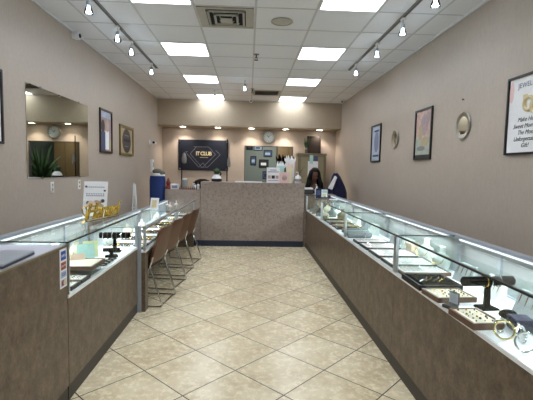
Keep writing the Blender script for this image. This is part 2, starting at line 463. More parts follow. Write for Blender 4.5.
def track_head(x, y, lab, sx, short=False):
    o = thing('track_light', lab, 'track light', (x, y, H - .026), group='glowing track spotlights')
    B(-.018, .018, -.03, .03, -.02, 0).build('adapter', M['white'], o, bevel=.003)
    MB().tube([(0, 0, -.018), (0, 0, -.065)], .006, 8).build('stem', M['chrome'], o)
    MB().lathe([(.012, -.055), (.02, -.062), (.022, -.095), (.016, -.10)], n=14).build('socket', M['alum_soft'], o, smooth=True)
    MB().lathe([(.02, -.085), (.026, -.11), (.038, -.145), (.040, -.165), (.036, -.165), (.034, -.147), (.023, -.112), (.017, -.09)], n=18).build('glass_shade', M['clear'], o, smooth=True)
    MB().lathe([(.012, -.10), (.018, -.115), (.030, -.142), (.031, -.152), (.018, -.158), (.003, -.159)], n=16).build('bulb', M['bulb'], o, smooth=True)
    return o
left_heads = [3.85, 4.66, 5.19, 6.22, 2.9, 2.0]; right_heads = [3.40, 4.12, 4.93, 5.89, 2.5, 1.7]
names = {3.85: 'nearest', 4.66: 'second in view', 5.19: 'third in view', 6.22: 'farthest'}
th = None
for y, nm in zip(left_heads, ('nearest in view', 'second nearest in view', 'third nearest in view', 'farthest, at the end of the rail', 'overhead out of view, nearer the shop middle', 'overhead out of view, nearest the shop front')):
    lab = 'glowing spotlight on the left ceiling track, ' + nm
    if th is None: th = track_head(-1.475, y, lab, -1)
    else: dup(th, (-1.475, y, H - .026), label=lab)
    spot((-1.475, y, 2.84), 16, (-1.7, y + .3, .9))
for y, nm in zip(right_heads, ('nearest in view, cut by the picture edge', 'second nearest in view', 'third nearest in view', 'farthest, at the end of the rail', 'overhead out of view, nearer the shop middle', 'overhead out of view, nearest the shop front')):
    dup(th, (1.53, y, H - .026), label='glowing spotlight on the right ceiling track, ' + nm)
    spot((1.53, y, 2.84), 16, (1.75, y + .3, .9))
dup(th, (-.09, 7.25, H - .026), label='single glowing spotlight hanging in mid ceiling beyond the sprinkler')
dup(th, (-.70, 8.3, H - .026), label='single spotlight below the farthest left ceiling panel')
for x, y in ((-.09, 7.25), (-.70, 8.3)): spot((x, y, 2.84), 12, (x, y + .6, 1))

# downlights in the soffit underside
d0 = None
for x, nm in ((-1.56, 'leftmost, over the sign'), (-.735, 'second from the left, over the sign corner'), (.056, 'middle one, left of the clock'), (.87, 'second from the right, right of the clock'), (1.68, 'rightmost, over the woman')):
    lab = 'round recessed downlight in the soffit, ' + nm
    if d0 is None:
        d0 = thing('downlight', lab, 'downlight', (x, 9.66, SZ), group='soffit downlights')
        MB().lathe([(.085, -.0005), (.088, -.007), (.07, -.011), (.064, -.004)], n=24).build('trim_ring', M['white'], d0, smooth=True)
        MB().lathe([(.064, -.002), (.064, -.008), (.03, -.013), (.003, -.014)], n=20).build('lens', M['down'], d0, smooth=True)
    else: dup(d0, (x, 9.66, SZ), label=lab)
    L = bpy.data.lights.new('downlight_beam', 'SPOT'); L.energy = 15; L.spot_size = math.radians(120); L.spot_blend = .6; L.color = (1, .86, .74); L.shadow_soft_size = .05
    q = bpy.data.objects.new('downlight_beam', L); COL.objects.link(q); q.location = (x, 9.66, SZ - .03)

# security cameras
def cam_dome(loc, lab):
    o = thing('security_camera', lab, 'security camera', loc, group='white dome cameras')
    MB().lathe([(.05, -.001), (.052, -.02), (.04, -.028)], n=20).build('base', M['white'], o, smooth=True)
    MB().sph((0, 0, -.045), .038, 16, 10).build('eyeball', M['white'], o, smooth=True)
    MB().lathe([(.018, .034), (.018, .04), (.006, .041)], (0, 0, -.05), 14, 'y').build('lens', M['black'], o, smooth=True)
    return o
c0 = cam_dome((.03, 9.22, H), 'white dome security camera at mid ceiling against the soffit')
dup(c0, (2.04, 9.0, H), label='white dome security camera in the far right ceiling corner')
o = thing('security_camera', 'white round security camera high on the left wall below the ceiling', 'security camera', (XL, 4.95, 2.965), PI / 2)
MB().lathe([(.035, 0), (.035, .02), (.045, .03), (.048, .075), (.04, .082)], n=20, axis='y').build('housing', M['white'], o, smooth=True)
MB().lathe([(.026, .0825), (.024, .09), (.004, .092)], n=16, axis='y').build('lens', M['black'], o, smooth=True)
o = thing('security_camera', 'white bullet security camera low on the left wall near the back', 'security camera', (XL, 8.6, 1.96), PI / 2)
MB().lathe([(.05, 0), (.05, .015), (.02, .02)], n=18, axis='y').build('base', M['white'], o, smooth=True)
MB().tube([(0, -.01, 0), (0, -.07, -.01)], .012, 8).build('arm', M['white'], o)
b = MB(); b.tube([(-.03, -.10, 0), (.02, -.10, 0), (.085, -.10, -.01)], [.03, .034, .034], 14); b.build('housing', M['white'], o, smooth=True)
MB().tube([(-.04, -.10, 0), (-.029, -.10, 0)], .026, 12).build('lens', M['black'], o)

# ------------------------------------------------------------------ wall items
LW, RW = PI / 2, -PI / 2
def frame_parts(o, w, h, t, fm, depth=.022, z0=0):
    f = MB()
    for q in ((-w / 2, w / 2, z0, z0 + t), (-w / 2, w / 2, z0 + h - t, z0 + h), (-w / 2, -w / 2 + t, z0 + t, z0 + h - t), (w / 2 - t, w / 2, z0 + t, z0 + h - t)): f.box(q[0], q[1], -depth, 0, q[2], q[3])
    f.build('frame', fm, o, bevel=.002)
def rect(m, x0, x1, z0, z1, y, mi): m.mi = mi; m.box(x0, x1, y, y + .0008, z0, z1)
def blob(m, cx, cz, rx, rz, y, mi, n=14):
    m.mi = mi; m.prism([(cx + rx * math.cos(2 * PI * k / n), cz + rz * math.sin(2 * PI * k / n)) for k in range(n)], y, y + .0008)
# left mirror
o = thing('wall_mirror', 'large frameless rectangular mirror on the left wall', 'mirror', (XL, 4.625, 1.318), LW)
o.rotation_euler = (0, 0, LW)
B(-.725, .725, -.008, -.001, 0, .895).build('mirror_glass', M['mirror'], o)
for x in (-.45, .45):
    for z in (0, .895): B(x - .015, x + .015, -.014, 0, z - .012, z + .012).build('clip', M['chrome'], o, bevel=.003)
# left pictures
o = thing('framed_picture', 'narrow dark mahogany framed couple photo right of the wall mirror', 'picture', (XL, 6.01, 1.64), LW)
frame_parts(o, .50, .62, .028, M['frame_mahogany'])
m = MB(); rect(m, -.225, .225, .025, .595, -.006, 0); rect(m, -.215, -.02, .03, .3, -.0075, 1); blob(m, -.12, .38, .07, .09, -.0085, 2); blob(m, .05, .40, .075, .10, -.0085, 3); rect(m, -.03, .12, .05, .32, -.0085, 4); rect(m, .12, .215, .03, .2, -.0085, 5); rect(m, -.21, .2, .50, .585, -.0082, 6)
m.build('print', [M['photo_mauve'], M['photo_blue'], M['photo_dark'], M['photo_skin'], M['paper'], M['mat_cream'], M['photo_sky']], o)
o = thing('framed_picture', 'olive gold framed picture with a dark oval on the left wall', 'picture', (XL, 7.01, 1.63), LW)
frame_parts(o, .76, .50, .045, M['frame_gold'])
m = MB(); rect(m, -.34, .34, .04, .46, -.006, 0); blob(m, 0, .25, .24, .2, -.0075, 1, 28); rect(m, -.17, .17, .235, .285, -.0085, 2); rect(m, -.12, .12, .33, .35, -.0085, 3); rect(m, -.1, .1, .15, .165, -.0085, 3)
m.build('print', [M['mat_cream'], M['photo_dark'], M['ink'], M['grey']], o)
o = thing('framed_picture', 'black framed poster at the left picture edge on the left wall', 'picture', (XL, 3.30, 1.617), LW)
frame_parts(o, .46, .617, .02, M['frame_black'])
m = MB(); rect(m, -.215, .215, .018, .6, -.006, 0); blob(m, 0, .35, .14, .16, -.0075, 1); m.build('print', [M['paper'], M['photo_mauve']], o)
# right pictures
o = thing('framed_poster', 'black framed white jewellery poster with handwritten words, nearest on right wall', 'poster', (XR, 3.04, 1.607), RW)
frame_parts(o, .464, .617, .016, M['frame_black'])
m = MB(); rect(m, -.218, .218, .014, .603, -.006, 0); blob(m, -.19, .50, .028, .085, -.0075, 1); blob(m, .16, .56, .05, .04, -.0075, 1)
m.mi = 3; m.torus((.02, -.009, .385), .05, .014, Matrix.Rotation(PI / 2, 3, 'X')); m.torus((.10, -.009, .36), .05, .014, Matrix.Rotation(PI / 2, 3, 'X'))
rect(m, -.05, .0, .36, .46, -.0085, 3)
m.build('print', [M['paper'], M['pink'], M['mat_cream'], M['gold_paint']], o)
text('JEWELRY', .055, M['ink_soft'], o, (0.0, -.008, .535), spacing=1.05)
for k, s in enumerate(('Make Her', 'Sweet Moment', 'The Most', 'Unforgettable', 'Gift!')):
    text(s, .048, M['ink'], o, (0.0, -.008, .27 - k * .05), shear=.35, extrude=.0004)
o = thing('framed_poster', 'tall black framed rosy hands poster between the two silver plates', 'poster', (XR, 4.875, 1.605), RW)
frame_parts(o, .475, .62, .024, M['frame_black'])
m = MB(); rect(m, -.216, .216, .022, .6, -.006, 0); rect(m, -.216, .216, .022, .27, -.0075, 1); rect(m, -.216, .216, .022, .062, -.0082, 2)
blob(m, .02, .42, .10, .13, -.0082, 3); blob(m, -.08, .34, .06, .10, -.009, 4); blob(m, .05, .22, .11, .06, -.009, 4); blob(m, -.05, .14, .12, .03, -.0095, 5); blob(m, .12, .5, .05, .07, -.009, 3)
m.build('print', [M['photo_skin'], M['photo_green'], M['photo_dark'], M['photo_mauve'], M['mat_cream'], M['grey']], o)
o = thing('framed_poster', 'black framed pale blue poster, farthest on the right wall', 'poster', (XR, 6.705, 1.608), RW)
frame_parts(o, .49, .62, .024, M['frame_black'])
m = MB(); rect(m, -.222, .222, .022, .6, -.006, 0); blob(m, .02, .33, .12, .17, -.0075, 1); rect(m, -.15, .15, .09, .12, -.0075, 2); rect(m, -.1, .12, .5, .53, -.0075, 2)
m.build('print', [M['photo_sky'], M['ink_soft'], M['ink']], o)
pl = thing('wall_plate', 'round silver plate mirror on the right wall between poster and rosy poster', 'wall plate', (XR, 3.955, 1.925), RW, group='round silver plates on the right wall')
MB().lathe([(.05, .001), (.13, .006), (.138, .012), (.128, .018), (.09, .010), (.088, .006)], n=36, axis='y').build('rim', M['pewter'], pl, smooth=True)
MB().lathe([(.088, .002), (.088, .010), (.003, .0105)], n=32, axis='y').build('mirror_centre', M['mirror'], pl)
dup(pl, (XR, 5.83, 1.925), label='round silver plate mirror on the right wall beside the pale blue poster')
nl = MB().lathe([(.004, 0), (.004, .012), (.009, .013), (.009, .017), (.002, .018)], n=8, axis='y').build('wall_screw', M['dgrey']); nl.location = (XR, 3.98, 2.183); nl.rotation_euler = (0, 0, RW)
tag(nl, 'tiny dark screw in the right wall above the nearer silver plate', 'screw')
def outlet(y, z, lab):
    o = thing('power_outlet', lab, 'outlet', (XL, y, z - .06), LW, group='small white outlets below the mirror')
    B(-.035, .035, -.006, 0, 0, .115).build('plate', M['white'], o, bevel=.002)
    m = MB(); 
    for q in (.033, .082): m.box(-.016, .016, -.009, -.0062, q - .014, q + .014)
    m.build('sockets', M['mat_cream'], o, bevel=.002); return o
ot = outlet(4.382, 1.216, 'small white outlet on left wall below the middle of the mirror')
dup(ot, (XL, 5.067, 1.16), label='small white outlet on left wall below the right end of the mirror')
o = thing('wall_switch_box', 'white narrow wall box behind the blue container', 'wall box', (XL, 8.75, 1.35), LW)
B(-.06, .06, -.05, 0, 0, .26).build('housing', M['white'], o, bevel=.005); B(-.03, .03, -.056, -.0505, .1, .2).build('cover', M['panel_grey'], o)

# navy sign
o = thing('wall_sign', 'navy blue rectangular sign with gold hexagon emblem on the back wall', 'sign', (-1.098, YB - .004, 1.388), 0)
B(-.60, .60, -.03, -.012, 0, .738).build('panel', M['navy'], o, bevel=.002)
for x in (-.56, .56):
    for z in (.04, .698): MB().lathe([(.016, 0), (.016, .036), (.012, .04)], (x, 0, z), 12, 'y').build('standoff', M['chrome'], o, smooth=True)
def wire(poly, r=.0045): return MB().tube([(x, -.034, z) for x, z in poly], r, 6, closed=True)
m = MB()
def loopline(poly, w=.006):
    n = len(poly)
    for i in range(n):
        a = Vector((poly[i][0], poly[i][1])); b = Vector((poly[(i + 1) % n][0], poly[(i + 1) % n][1])); d = (b - a).normalized(); nn = Vector((-d.y, d.x)) * w / 2; a -= d * w / 2; b += d * w / 2
        m.prism([tuple(a + nn), tuple(b + nn), tuple(b - nn), tuple(a - nn)], -.0335, -.0305)
cx, cz = .02, .385
def spx(x, z): return (-.60 + (x - 25) * 1.2 / 405, .738 - (z - 75) * .738 / 250)
def openline(pts, w=.007):
    for i in range(len(pts) - 1):
        a = Vector(spx(*pts[i])); b = Vector(spx(*pts[i + 1])); d = (b - a).normalized(); nn = Vector((-d.y, d.x)) * w / 2; a -= d * w / 2; b += d * w / 2
        m.prism([tuple(a + nn), tuple(b + nn), tuple(b - nn), tuple(a - nn)], -.0335, -.0305)
openline([(82, 175), (190, 298), (224, 262), (258, 302), (365, 192), (330, 160)])
openline([(150, 132), (270, 132), (326, 192), (220, 302), (120, 190), (172, 132)])
openline([(82, 175), (100, 172)]); openline([(196, 298), (250, 298)], .005)
m.build('emblem_lines', M['line_gold'], o)
text('IT CLUB', .125, M['gold_paint'], o, (cx - .01, -.032, cz + .02), extrude=.002, bevel=.004, spacing=.82, label='gold lettering')
m = MB()
for k in range(9): m.box(cx - .1 + k * .022, cx - .1 + k * .022 + .015, -.033, -.0305, cz - .075, cz - .063)
m.build('underline_marks', M['gold_paint'], o)

# clock
o = thing('wall_clock', 'round silver rimmed wall clock with a white dial', 'clock', (.478, YB, 2.235), 0)
MB().lathe([(.15, 0), (.163, .012), (.166, .03), (.15, .045), (.128, .04), (.126, .02)], n=40, axis='y').build('rim', M['pewter'], o, smooth=True)
MB().lathe([(.128, .005), (.128, .022), (.003, .0225)], n=36, axis='y').build('dial', plain('pale blue dial', (214, 228, 232), .4), o)
m = MB()
for k in range(12):
    a = k * PI / 6; c, s = math.cos(a), math.sin(a); r0, r1, w = .095, .115, .005
    m.prism([(r0 * s - w * c, r0 * c + w * s), (r1 * s - w * c, r1 * c + w * s), (r1 * s + w * c, r1 * c - w * s), (r0 * s + w * c, r0 * c - w * s)], -.0245, -.0235)
m.build('hour_marks', M['ink'], o)
for L_, w, a, nm in ((.06, .005, math.radians(318), 'hour_hand'), (.09, .0035, math.radians(48), 'minute_hand')):
    c, s = math.cos(a), math.sin(a)
    MB().prism([(-.015 * s - w * c, -.015 * c + w * s), (L_ * s - w * c, L_ * c + w * s), (L_ * s + w * c, L_ * c - w * s), (-.015 * s + w * c, -.015 * c - w * s)], -.027, -.026).build(nm, M['ink'], o)

# back office contents seen through the window
def office_pic(x, z, w, h, lab, mats, tilt=0):
    o = thing('framed_picture', lab, 'picture', (x, OY, z), 0, group='pictures on the back office wall')
    frame_parts(o, w, h, .025, M['frame_black'], .02)
    m = MB(); rect(m, -w / 2 + .02, w / 2 - .02, .02, h - .02, -.006, 0); rect(m, -w * .3, w * .25, h * .3, h * .62, -.0075, 1); m.build('print', mats, o); return o
def OX(px): return (px - 248.3) * OY / 402.8 + 0.0
def OZ(py): return 1.451 + (169.3 - py) * OY / 402.8
office_pic(OX(249), OZ(150.5), .20, .19, 'dark blue picture in the back office, topmost at far left', [M['navy'], M['ink']])
office_pic(OX(257.5), OZ(151), .27, .18, 'pale blue picture in the back office, top row beside the dark blue one', [M['photo_sky'], M['photo_blue']])
office_pic(OX(267.3), OZ(157), .27, .21, 'steel blue picture in the back office, upper right', [M['photo_blue'], M['photo_sky']])
office_pic(OX(263.4), OZ(168), .30, .26, 'wide black framed white certificate in the back office, middle', [M['photo_dark'], M['paper']])
office_pic(OX(253), OZ(165.5), .18, .28, 'tall dark blue picture in the back office, middle left', [M['photo_blue'], M['photo_sky']])
office_pic(OX(267), OZ(179), .29, .24, 'deep blue picture in the back office, lowest right', [M['photo_blue'], M['navy']])
o = thing('office_wardrobe', 'tall brown wardrobe in the back office at the window right side', 'wardrobe', (1.14, 12.3, 0))
B(-.28, .36, -.25, .25, 0, 2.3).build('body', plain('brown office wood', (98, 76, 50), .5, vary=.12), o, bevel=.005)
for x0, x1 in ((-.275, .035), (.045, .355)): 
    dd = B(x0, x1, -.27, -.252, .04, 2.27).build('door', plain('brown door wood', (106, 84, 56), .5, vary=.12), o, bevel=.003)
    MB().tube([(x1 - .03 if x0 < 0 else x0 + .03, -.285, 1.1), (x1 - .03 if x0 < 0 else x0 + .03, -.285, 1.25)], .006).build('handle', M['chrome'], dd)
o = thing('potted_plant', 'leafy green plant in a dark pot in the back office', 'plant', (1.42, 11.1, .62))
ps = thing('plant_stand', 'dark stand under the leafy plant in the back office', 'plant stand', (1.42, 11.1, 0))
B(-.17, .17, -.17, .17, .59, .619).build('top', M['black'], ps)
for x in (-.14, .14):
    for y in (-.14, .14): B(x - .015, x + .015, y - .015, y + .015, 0, .59).build('leg', M['black'], ps)
MB().lathe([(.14, 0), (.19, .32), (.17, .32), (.16, .29), (.003, .29)], n=20).build('pot', M['black'], o, smooth=True)
m = MB()
for k in range(60):
    a = random.uniform(0, 2 * PI); e = random.uniform(.2, 1.3); L_ = random.uniform(.5, .9); base = Vector((0, 0, .3)); pts = []
    for s in range(6):
        u = s / 5; pts.append(base + Vector((math.cos(a) * L_ * u * math.cos(e) * .9, math.sin(a) * L_ * u * math.cos(e) * .9, L_ * 1.8 * (u * math.sin(e) - .25 * u * u))))
    m.tube(pts, [.006, .02, .035, .035, .02, .003], 4)
m.build('foliage', M['leaf'], o)
o = thing('storage_rack', 'dark rack with boxes in the back office', 'rack', (2.70, 12.2, 0))
for x in (-.24, .24):
    for y in (-.3, .3): B(x - .015, x + .015, y - .015, y + .015, 0, 1.9).build('post', M['alum'], o)
for z in (.3, .75, 1.2, 1.65): B(-.25, .25, -.31, .31, z, z + .02).build('shelf', M['black'], o)

# ------------------------------------------------------------------ back counter
CF = 7.47
def counter(name, x0, x1, y0, y1, top, lab, kick, bodym, topm, cat='counter'):
    cx_, cy = (x0 + x1) / 2, y0
    o = thing(name, lab, cat, (cx_, cy, 0)); w = (x1 - x0) / 2; d = y1 - y0
    B(-w, w, 0, d, .11, top - .03).build('body', bodym, o)
    B(-w + .003, w - .003, -.004, d, 0, .11).build('kick_plate', kick, o)
    B(-w, w, -.004, d + .02, top - .03, top).build('top', topm, o, bevel=.003)
    return o
counter('reception_counter', -.875, 1.05, CF, CF + .45, 1.195, 'tall mottled taupe reception counter across the back of the aisle', M['kick_navy'], M['counter'], M['counter'])
counter('side_counter', -1.53, -.882, CF + .01, CF + .5, 1.045, 'lower mottled taupe counter left of the reception counter', M['kick_navy'], M['counter'], M['counter'])
dk = thing('side_desk', 'lower mottled taupe desk in front of the seated woman', 'desk', (1.36, CF + .02, 0))
B(-.30, .30, 0, .03, 0, .96).build('front_panel', M['counter'], dk); B(-.30, -.27, .03, .42, 0, .96).build('side_panel', M['counter'], dk); B(.27, .30, .03, .42, 0, .96).build('side_panel', M['counter'], dk)
B(-.30, .30, -.004, .43, .96, .99).build('top', M['counter'], dk, bevel=.003)

# ------------------------------------------------------------------ display cases
def display_case(lab, y0, y1, xf, depth, side, zd, zt, cat='display case', kind='full', shelf=True, led=8.0, lighted=True):
    """side=+1: front faces -X (right-hand row); side=-1: front faces +X. Local x grows from the front to the rear."""
    L = y1 - y0; o = thing('display_case', lab, cat, (xf, (y0 + y1) / 2, 0), 0, group='glass display cases')
    s = side; hl = L / 2 - .002
    def bx(a, b, c, d, e, f):
        q = sorted((a * s, b * s)); return MB().box(q[0], q[1], c, d, e, f)
    if kind == 'full':
        bx(0, depth, -hl, hl, .10, zd - .02).build('body', M['laminate'], o)
        bx(.02, depth - .01, -hl, hl, 0, .10).build('kick_plate', M['kick_brown'], o)
        bx(.004, .0195, -hl, hl, 0, .10).build('kick_board', M['kick_brown'], o)
    else:
        bx(.43, depth, -hl, hl, .10, zd - .02).build('body', M['laminate'], o)
        bx(.445, depth, -hl, hl, 0, .10).build('kick_plate', M['kick_brown'], o)
        if kind == 'knee_near': bx(0, .43, -hl, -hl + .115, 0, zd - .02).build('end_panel', M['laminate'], o)
        else: bx(0, .43, hl - .06, hl, 0, zd - .02).build('end_panel', M['laminate'], o)
        q = (hl if kind == 'knee_near' else hl - .06)
        bx(0, .43, (-hl + .115 if kind == 'knee_near' else -hl), q, zd - .08, zd - .02).build('apron', M['laminate'], o)
    bx(-.004, depth, -hl, hl, zd - .02, zd).build('deck', M['deck'], o)
    g = .006
    bx(0, g, -hl + .012, hl - .012, zd, zt - g).build('front_glass', M['glass'], o)
    top = bx(0, depth - .06, -hl, hl, zt - g, zt).build('top_glass', M['glass_top'], o)
    if kind == 'full':
        bx(-.003, .009, -hl, hl, zt - .009, zt + .001).build('edge_trim', M['dark_edge'], o, label='dark front edge of the glass top')
    else:
        bx(-.012, .026, -hl, hl, zt - .018, zt + .004).build('edge_trim', M['alum'], o, bevel=.002, label='wide silver front rail')
    bx(0, depth - .06, -hl, -hl + .006, zt - .006, zt + .0006).build('joint_edge', M['dark_edge'] if kind == 'full' else M['edge_green'], o)
    bx(g, depth - .06, -hl, -hl + .005, zd, zt - g).build('end_glass', M['glass'], o)
    for yy in (-1, 1):
        m = bx(-.006, .018, yy * (hl - .011) - .009, yy * (hl - .011) + .009, zd, zt - .01); m.build('post', M['alum'], o, bevel=.002)
    bx(depth - .06, depth, -hl, hl, zt - .022, zt + .006).build('rear_rail', M['alum_soft'], o, bevel=.003)
    f = MB()
    # rear: frame uprights and two sliding doors
    for yy in (-hl, -hl * .35, hl * .35, hl - .03):
        q = sorted(((depth - .03) * s, (depth - .008) * s)); f.box(q[0], q[1], yy, yy + .03, zd, zt - .022)
    q = sorted(((depth - .03) * s, (depth - .008) * s)); f.box(q[0], q[1], -hl, hl, zd, zd + .012)
    f.build('rear_frame', M['alum_soft'], o)
    bx(depth - .024, depth - .018, -hl + .03, .02, zd + .012, zt - .022).build('sliding_door', M['panel_grey'], o)
    bx(depth - .016, depth - .010, -.02, hl - .03, zd + .012, zt - .022).build('sliding_door', M['panel_grey'], o)
    if shelf:
        zs = zd + (zt - zd) * .52
        sh = bx(depth - .20, depth - .035, -hl + .03, hl - .03, zs, zs + .005).build('glass_shelf', M['glass'], o)
        bx(depth - .2025, depth - .2005, -hl + .03, hl - .03, zs - .0005, zs + .0055).build('shelf_edge', M['edge_green'], sh)
    # LED strip
    bx(depth - .070, depth - .064, -hl + .08, hl - .08, zt - .020, zt - .010).build('light_strip', M['led'], o)
    A = bpy.data.lights.new('case_strip', 'AREA'); A.shape = 'RECTANGLE'; A.size = .02; A.size_y = L - .2; A.energy = led * .38; A.color = (.93, .97, 1.0)
    q = bpy.data.objects.new('case_strip', A); COL.objects.link(q); q.location = (xf + s * (depth - .09), (y0 + y1) / 2, zt - .028)
    q.rotation_euler = (0, math.radians(24) * s, 0)
    return o
ZD, ZT, XF = .715, .99, 1.09
ry = [-.22, 1.33, 2.88, 4.43, 5.90, 7.42]
rl = ['right-hand glass display case nearest the viewer, partly out of view', 'right-hand glass display case with bangles and the black bracelet bar', 'right-hand glass display case holding the large flat ring trays', 'right-hand glass display case with the grey bracelet rolls', 'right-hand glass display case farthest away beside the reception counter']
for k in range(5): display_case(rl[k], ry[k], ry[k + 1], XF, .50, 1, ZD, ZT, led=9)
ep = B(XF, XF + .44, 7.423, 7.455, 0, ZT).build('case_end_panel', M['laminate']); tag(ep, 'brown laminate end panel between right display cases and desk', 'end panel')
display_case('left-hand glass display case with gold script sign on top', 2.44, 3.97, -1.08, .50, -1, .665, .99, led=9)
# sit-down cases: slightly turned
display_case('lower left sit-down display case in front of the nearer chairs', 3.99, 5.70, -1.01, .54, -1, .62, .85, kind='knee_near', led=8, shelf=False)
display_case('lower left sit-down display case beside the reception counter', 5.70, 7.42, -.985, .54, -1, .62, .85, kind='knee_far', led=8, shelf=False)
# tall post at joint
pt = B(-1.085, -1.045, 3.972, 3.988, 0, .87).build('corner_post', M['alum_soft'], bevel=.002); tag(pt, 'full height silver corner strip between tall and low left cases', 'corner post')
# near solid cash counter
o = thing('sales_counter', 'brown laminate sales counter with lilac white top at lower left', 'counter', (-1.08, 1.45, 0))
B(-.50, 0, -2.2, .985, .10, .966).build('body', M['laminate'], o)
B(-.49, -.006, -2.2, .982, 0, .10).build('kick_plate', M['kick_brown'], o)
B(-.50, -.014, -2.2, .985, .9662, .972).build('top', M['screen_lilac'], o)
B(-.0135, .003, -2.2, .985, .9662, .976).build('edge_strip', M['cab_wood'], o)
st = thing('card_sticker_strip', 'white strip of payment card stickers on the left counter end', 'sticker', (-1.08, 2.385, .735), LW)
st.location = (-1.0795, 2.385, .73)
B(-.045, .045, -.0012, -.0001, 0, .232).build('backing', M['paper'], st)
m = MB(); m.mi = 0; m.box(-.03, .032, -.0022, -.0013, .165, .218); m.mi = 1; m.box(-.03, .032, -.0022, -.0013, .108, .152); m.mi = 2; m.box(-.034, .034, -.0022, -.0013, .06, .097); m.mi = 3; m.box(-.034, .034, -.0022, -.0013, .01, .05)
m.build('card_logos', [M['card_blue'], M['card_orange'], M['photo_sky'], M['photo_sky']], st)
text('AMEX', .021, M['paper'], st, (.001, -.0025, .19), extrude=.0002)
text('DISCOVER', .0125, M['paper'], st, (.001, -.0025, .13), extrude=.0002)
text('VISA', .028, M['card_blue'], st, (0, -.0025, .078), extrude=.0002, shear=.3)
m = MB()
for x, k in ((-.011, 0), (.011, 1)): blob(m, x, .03, .017, .017, -.003 - k * .0004, k, 16)
m.build('card_circles', [M['red'], M['gold_paint']], st)
lp = thing('laptop', 'closed silver grey laptop on the lilac white counter top', 'laptop', (-1.235, 2.0, .972), math.radians(4))
B(-.12, .12, -.16, .16, .003, .014).build('base', M['dgrey'], lp, bevel=.003); B(-.12, .12, -.16, .16, .0145, .024).build('lid', M['alum_soft'], lp, bevel=.003)
MB().tube([(-.1, .162, .014), (.1, .162, .014)], .007, 8).build('hinge', M['alum'], lp)

# items on the left case
def easel_card(name, lab, cat, loc, rz, w, h, lean, rot_extra=0):
    o = thing(name, lab, cat, loc, rz)
    m = MB(); m.hull8([(-w / 2, 0, 0), (w / 2, 0, 0), (w / 2, .006, 0), (-w / 2, .006, 0), (-w / 2, lean, h), (w / 2, lean, h), (w / 2, lean + .006, h), (-w / 2, lean + .006, h)])
    m.build('card', M['paper'], o)
    m = MB(); m.hull8([(-.02, .007 + lean * .8, h * .75), (.02, .007 + lean * .8, h * .75), (.02, .012 + lean * .8, h * .75), (-.02, .012 + lean * .8, h * .75), (-.02, .10, .002), (.02, .10, .002), (.02, .105, .002), (-.02, .105, .002)][4:] + [(-.02, .007 + lean * .8, h * .75), (.02, .007 + lean * .8, h * .75), (.02, .012 + lean * .8, h * .75), (-.02, .012 + lean * .8, h * .75)])
    m.build('easel_leg', M['panel_grey'], o)
    return o
o = easel_card('notice_card', 'white notice card with flower drawing standing behind gold script sign', 'notice card', (-1.405, 3.74, .991), 0, .215, .315, .05)
tl = math.atan2(.05, .315)
def on_card(x, z, off=.0015): return (x, z * math.sin(tl) - off, z * math.cos(tl))
for s, sz, z in (('WELCOME', .022, .27), ('HANDMADE', .022, .215), ('ENGRAVED', .016, .19)):
    pass
m = MB()
random.seed(3)
for z, n in ((.268, 9), (.205, 8), (.188, 10)):
    for k in range(n):
        x = -.075 + .15 * k / (n - 1); p_ = on_card(x, z); m.mi = 0; m.box(p_[0] - .006, p_[0] + .005, p_[1] - .0006, p_[1], p_[2] - .006, p_[2] + .004)
for k, (x, z, r, c) in enumerate(((-.03, .10, .05, 1), (.02, .12, .035, 2), (-.06, .12, .02, 3), (.055, .09, .03, 4), (.0, .075, .04, 5), (.07, .14, .02, 3), (-.085, .27, .012, 3), (.085, .235, .012, 3), (.05, .125, .012, 3))):
    p_ = on_card(x, z, .0025 + .0004 * k); m.mi = c; m.prism([(p_[0] + r * math.cos(a_ * PI / 5) * random.uniform(.7, 1), p_[2] + r * math.sin(a_ * PI / 5) * random.uniform(.7, 1)) for a_ in range(10)], p_[1] - .0006, p_[1])
m.build('printed_flowers', [M['ink_soft'], M['peach'], M['photo_skin'], M['dgrey'], M['mat_cream'], M['gold_paint']], o)
# gold script sign
ang = math.atan2(.52, .13)
o = thing('script_sign', 'gold script word sign standing on the left glass case', 'sign', (-1.27, 3.53, .991), ang)
B(-.24, .26, -.012, .012, 0, .006).build('base', M['gold'], o)
text('Hanani', .185, M['gold'], o, (.035, .006, .072), extrude=.006, shear=.45, spacing=.92, bevel=.0015, name='word')
m = MB(); m.tube([(-.215, 0, .05), (-.245, 0, .075), (-.25, 0, .11), (-.215, 0, .125), (-.19, 0, .10), (-.20, 0, .06), (-.215, 0, .02), (-.19, 0, .004)], .006, 8)
m.tube([(-.20, 0, .12), (-.15, 0, .135), (-.10, 0, .12), (-.04, 0, .13), (.0, 0, .15)], .005, 8)
m.build('swash', M['gold'], o, smooth=True)

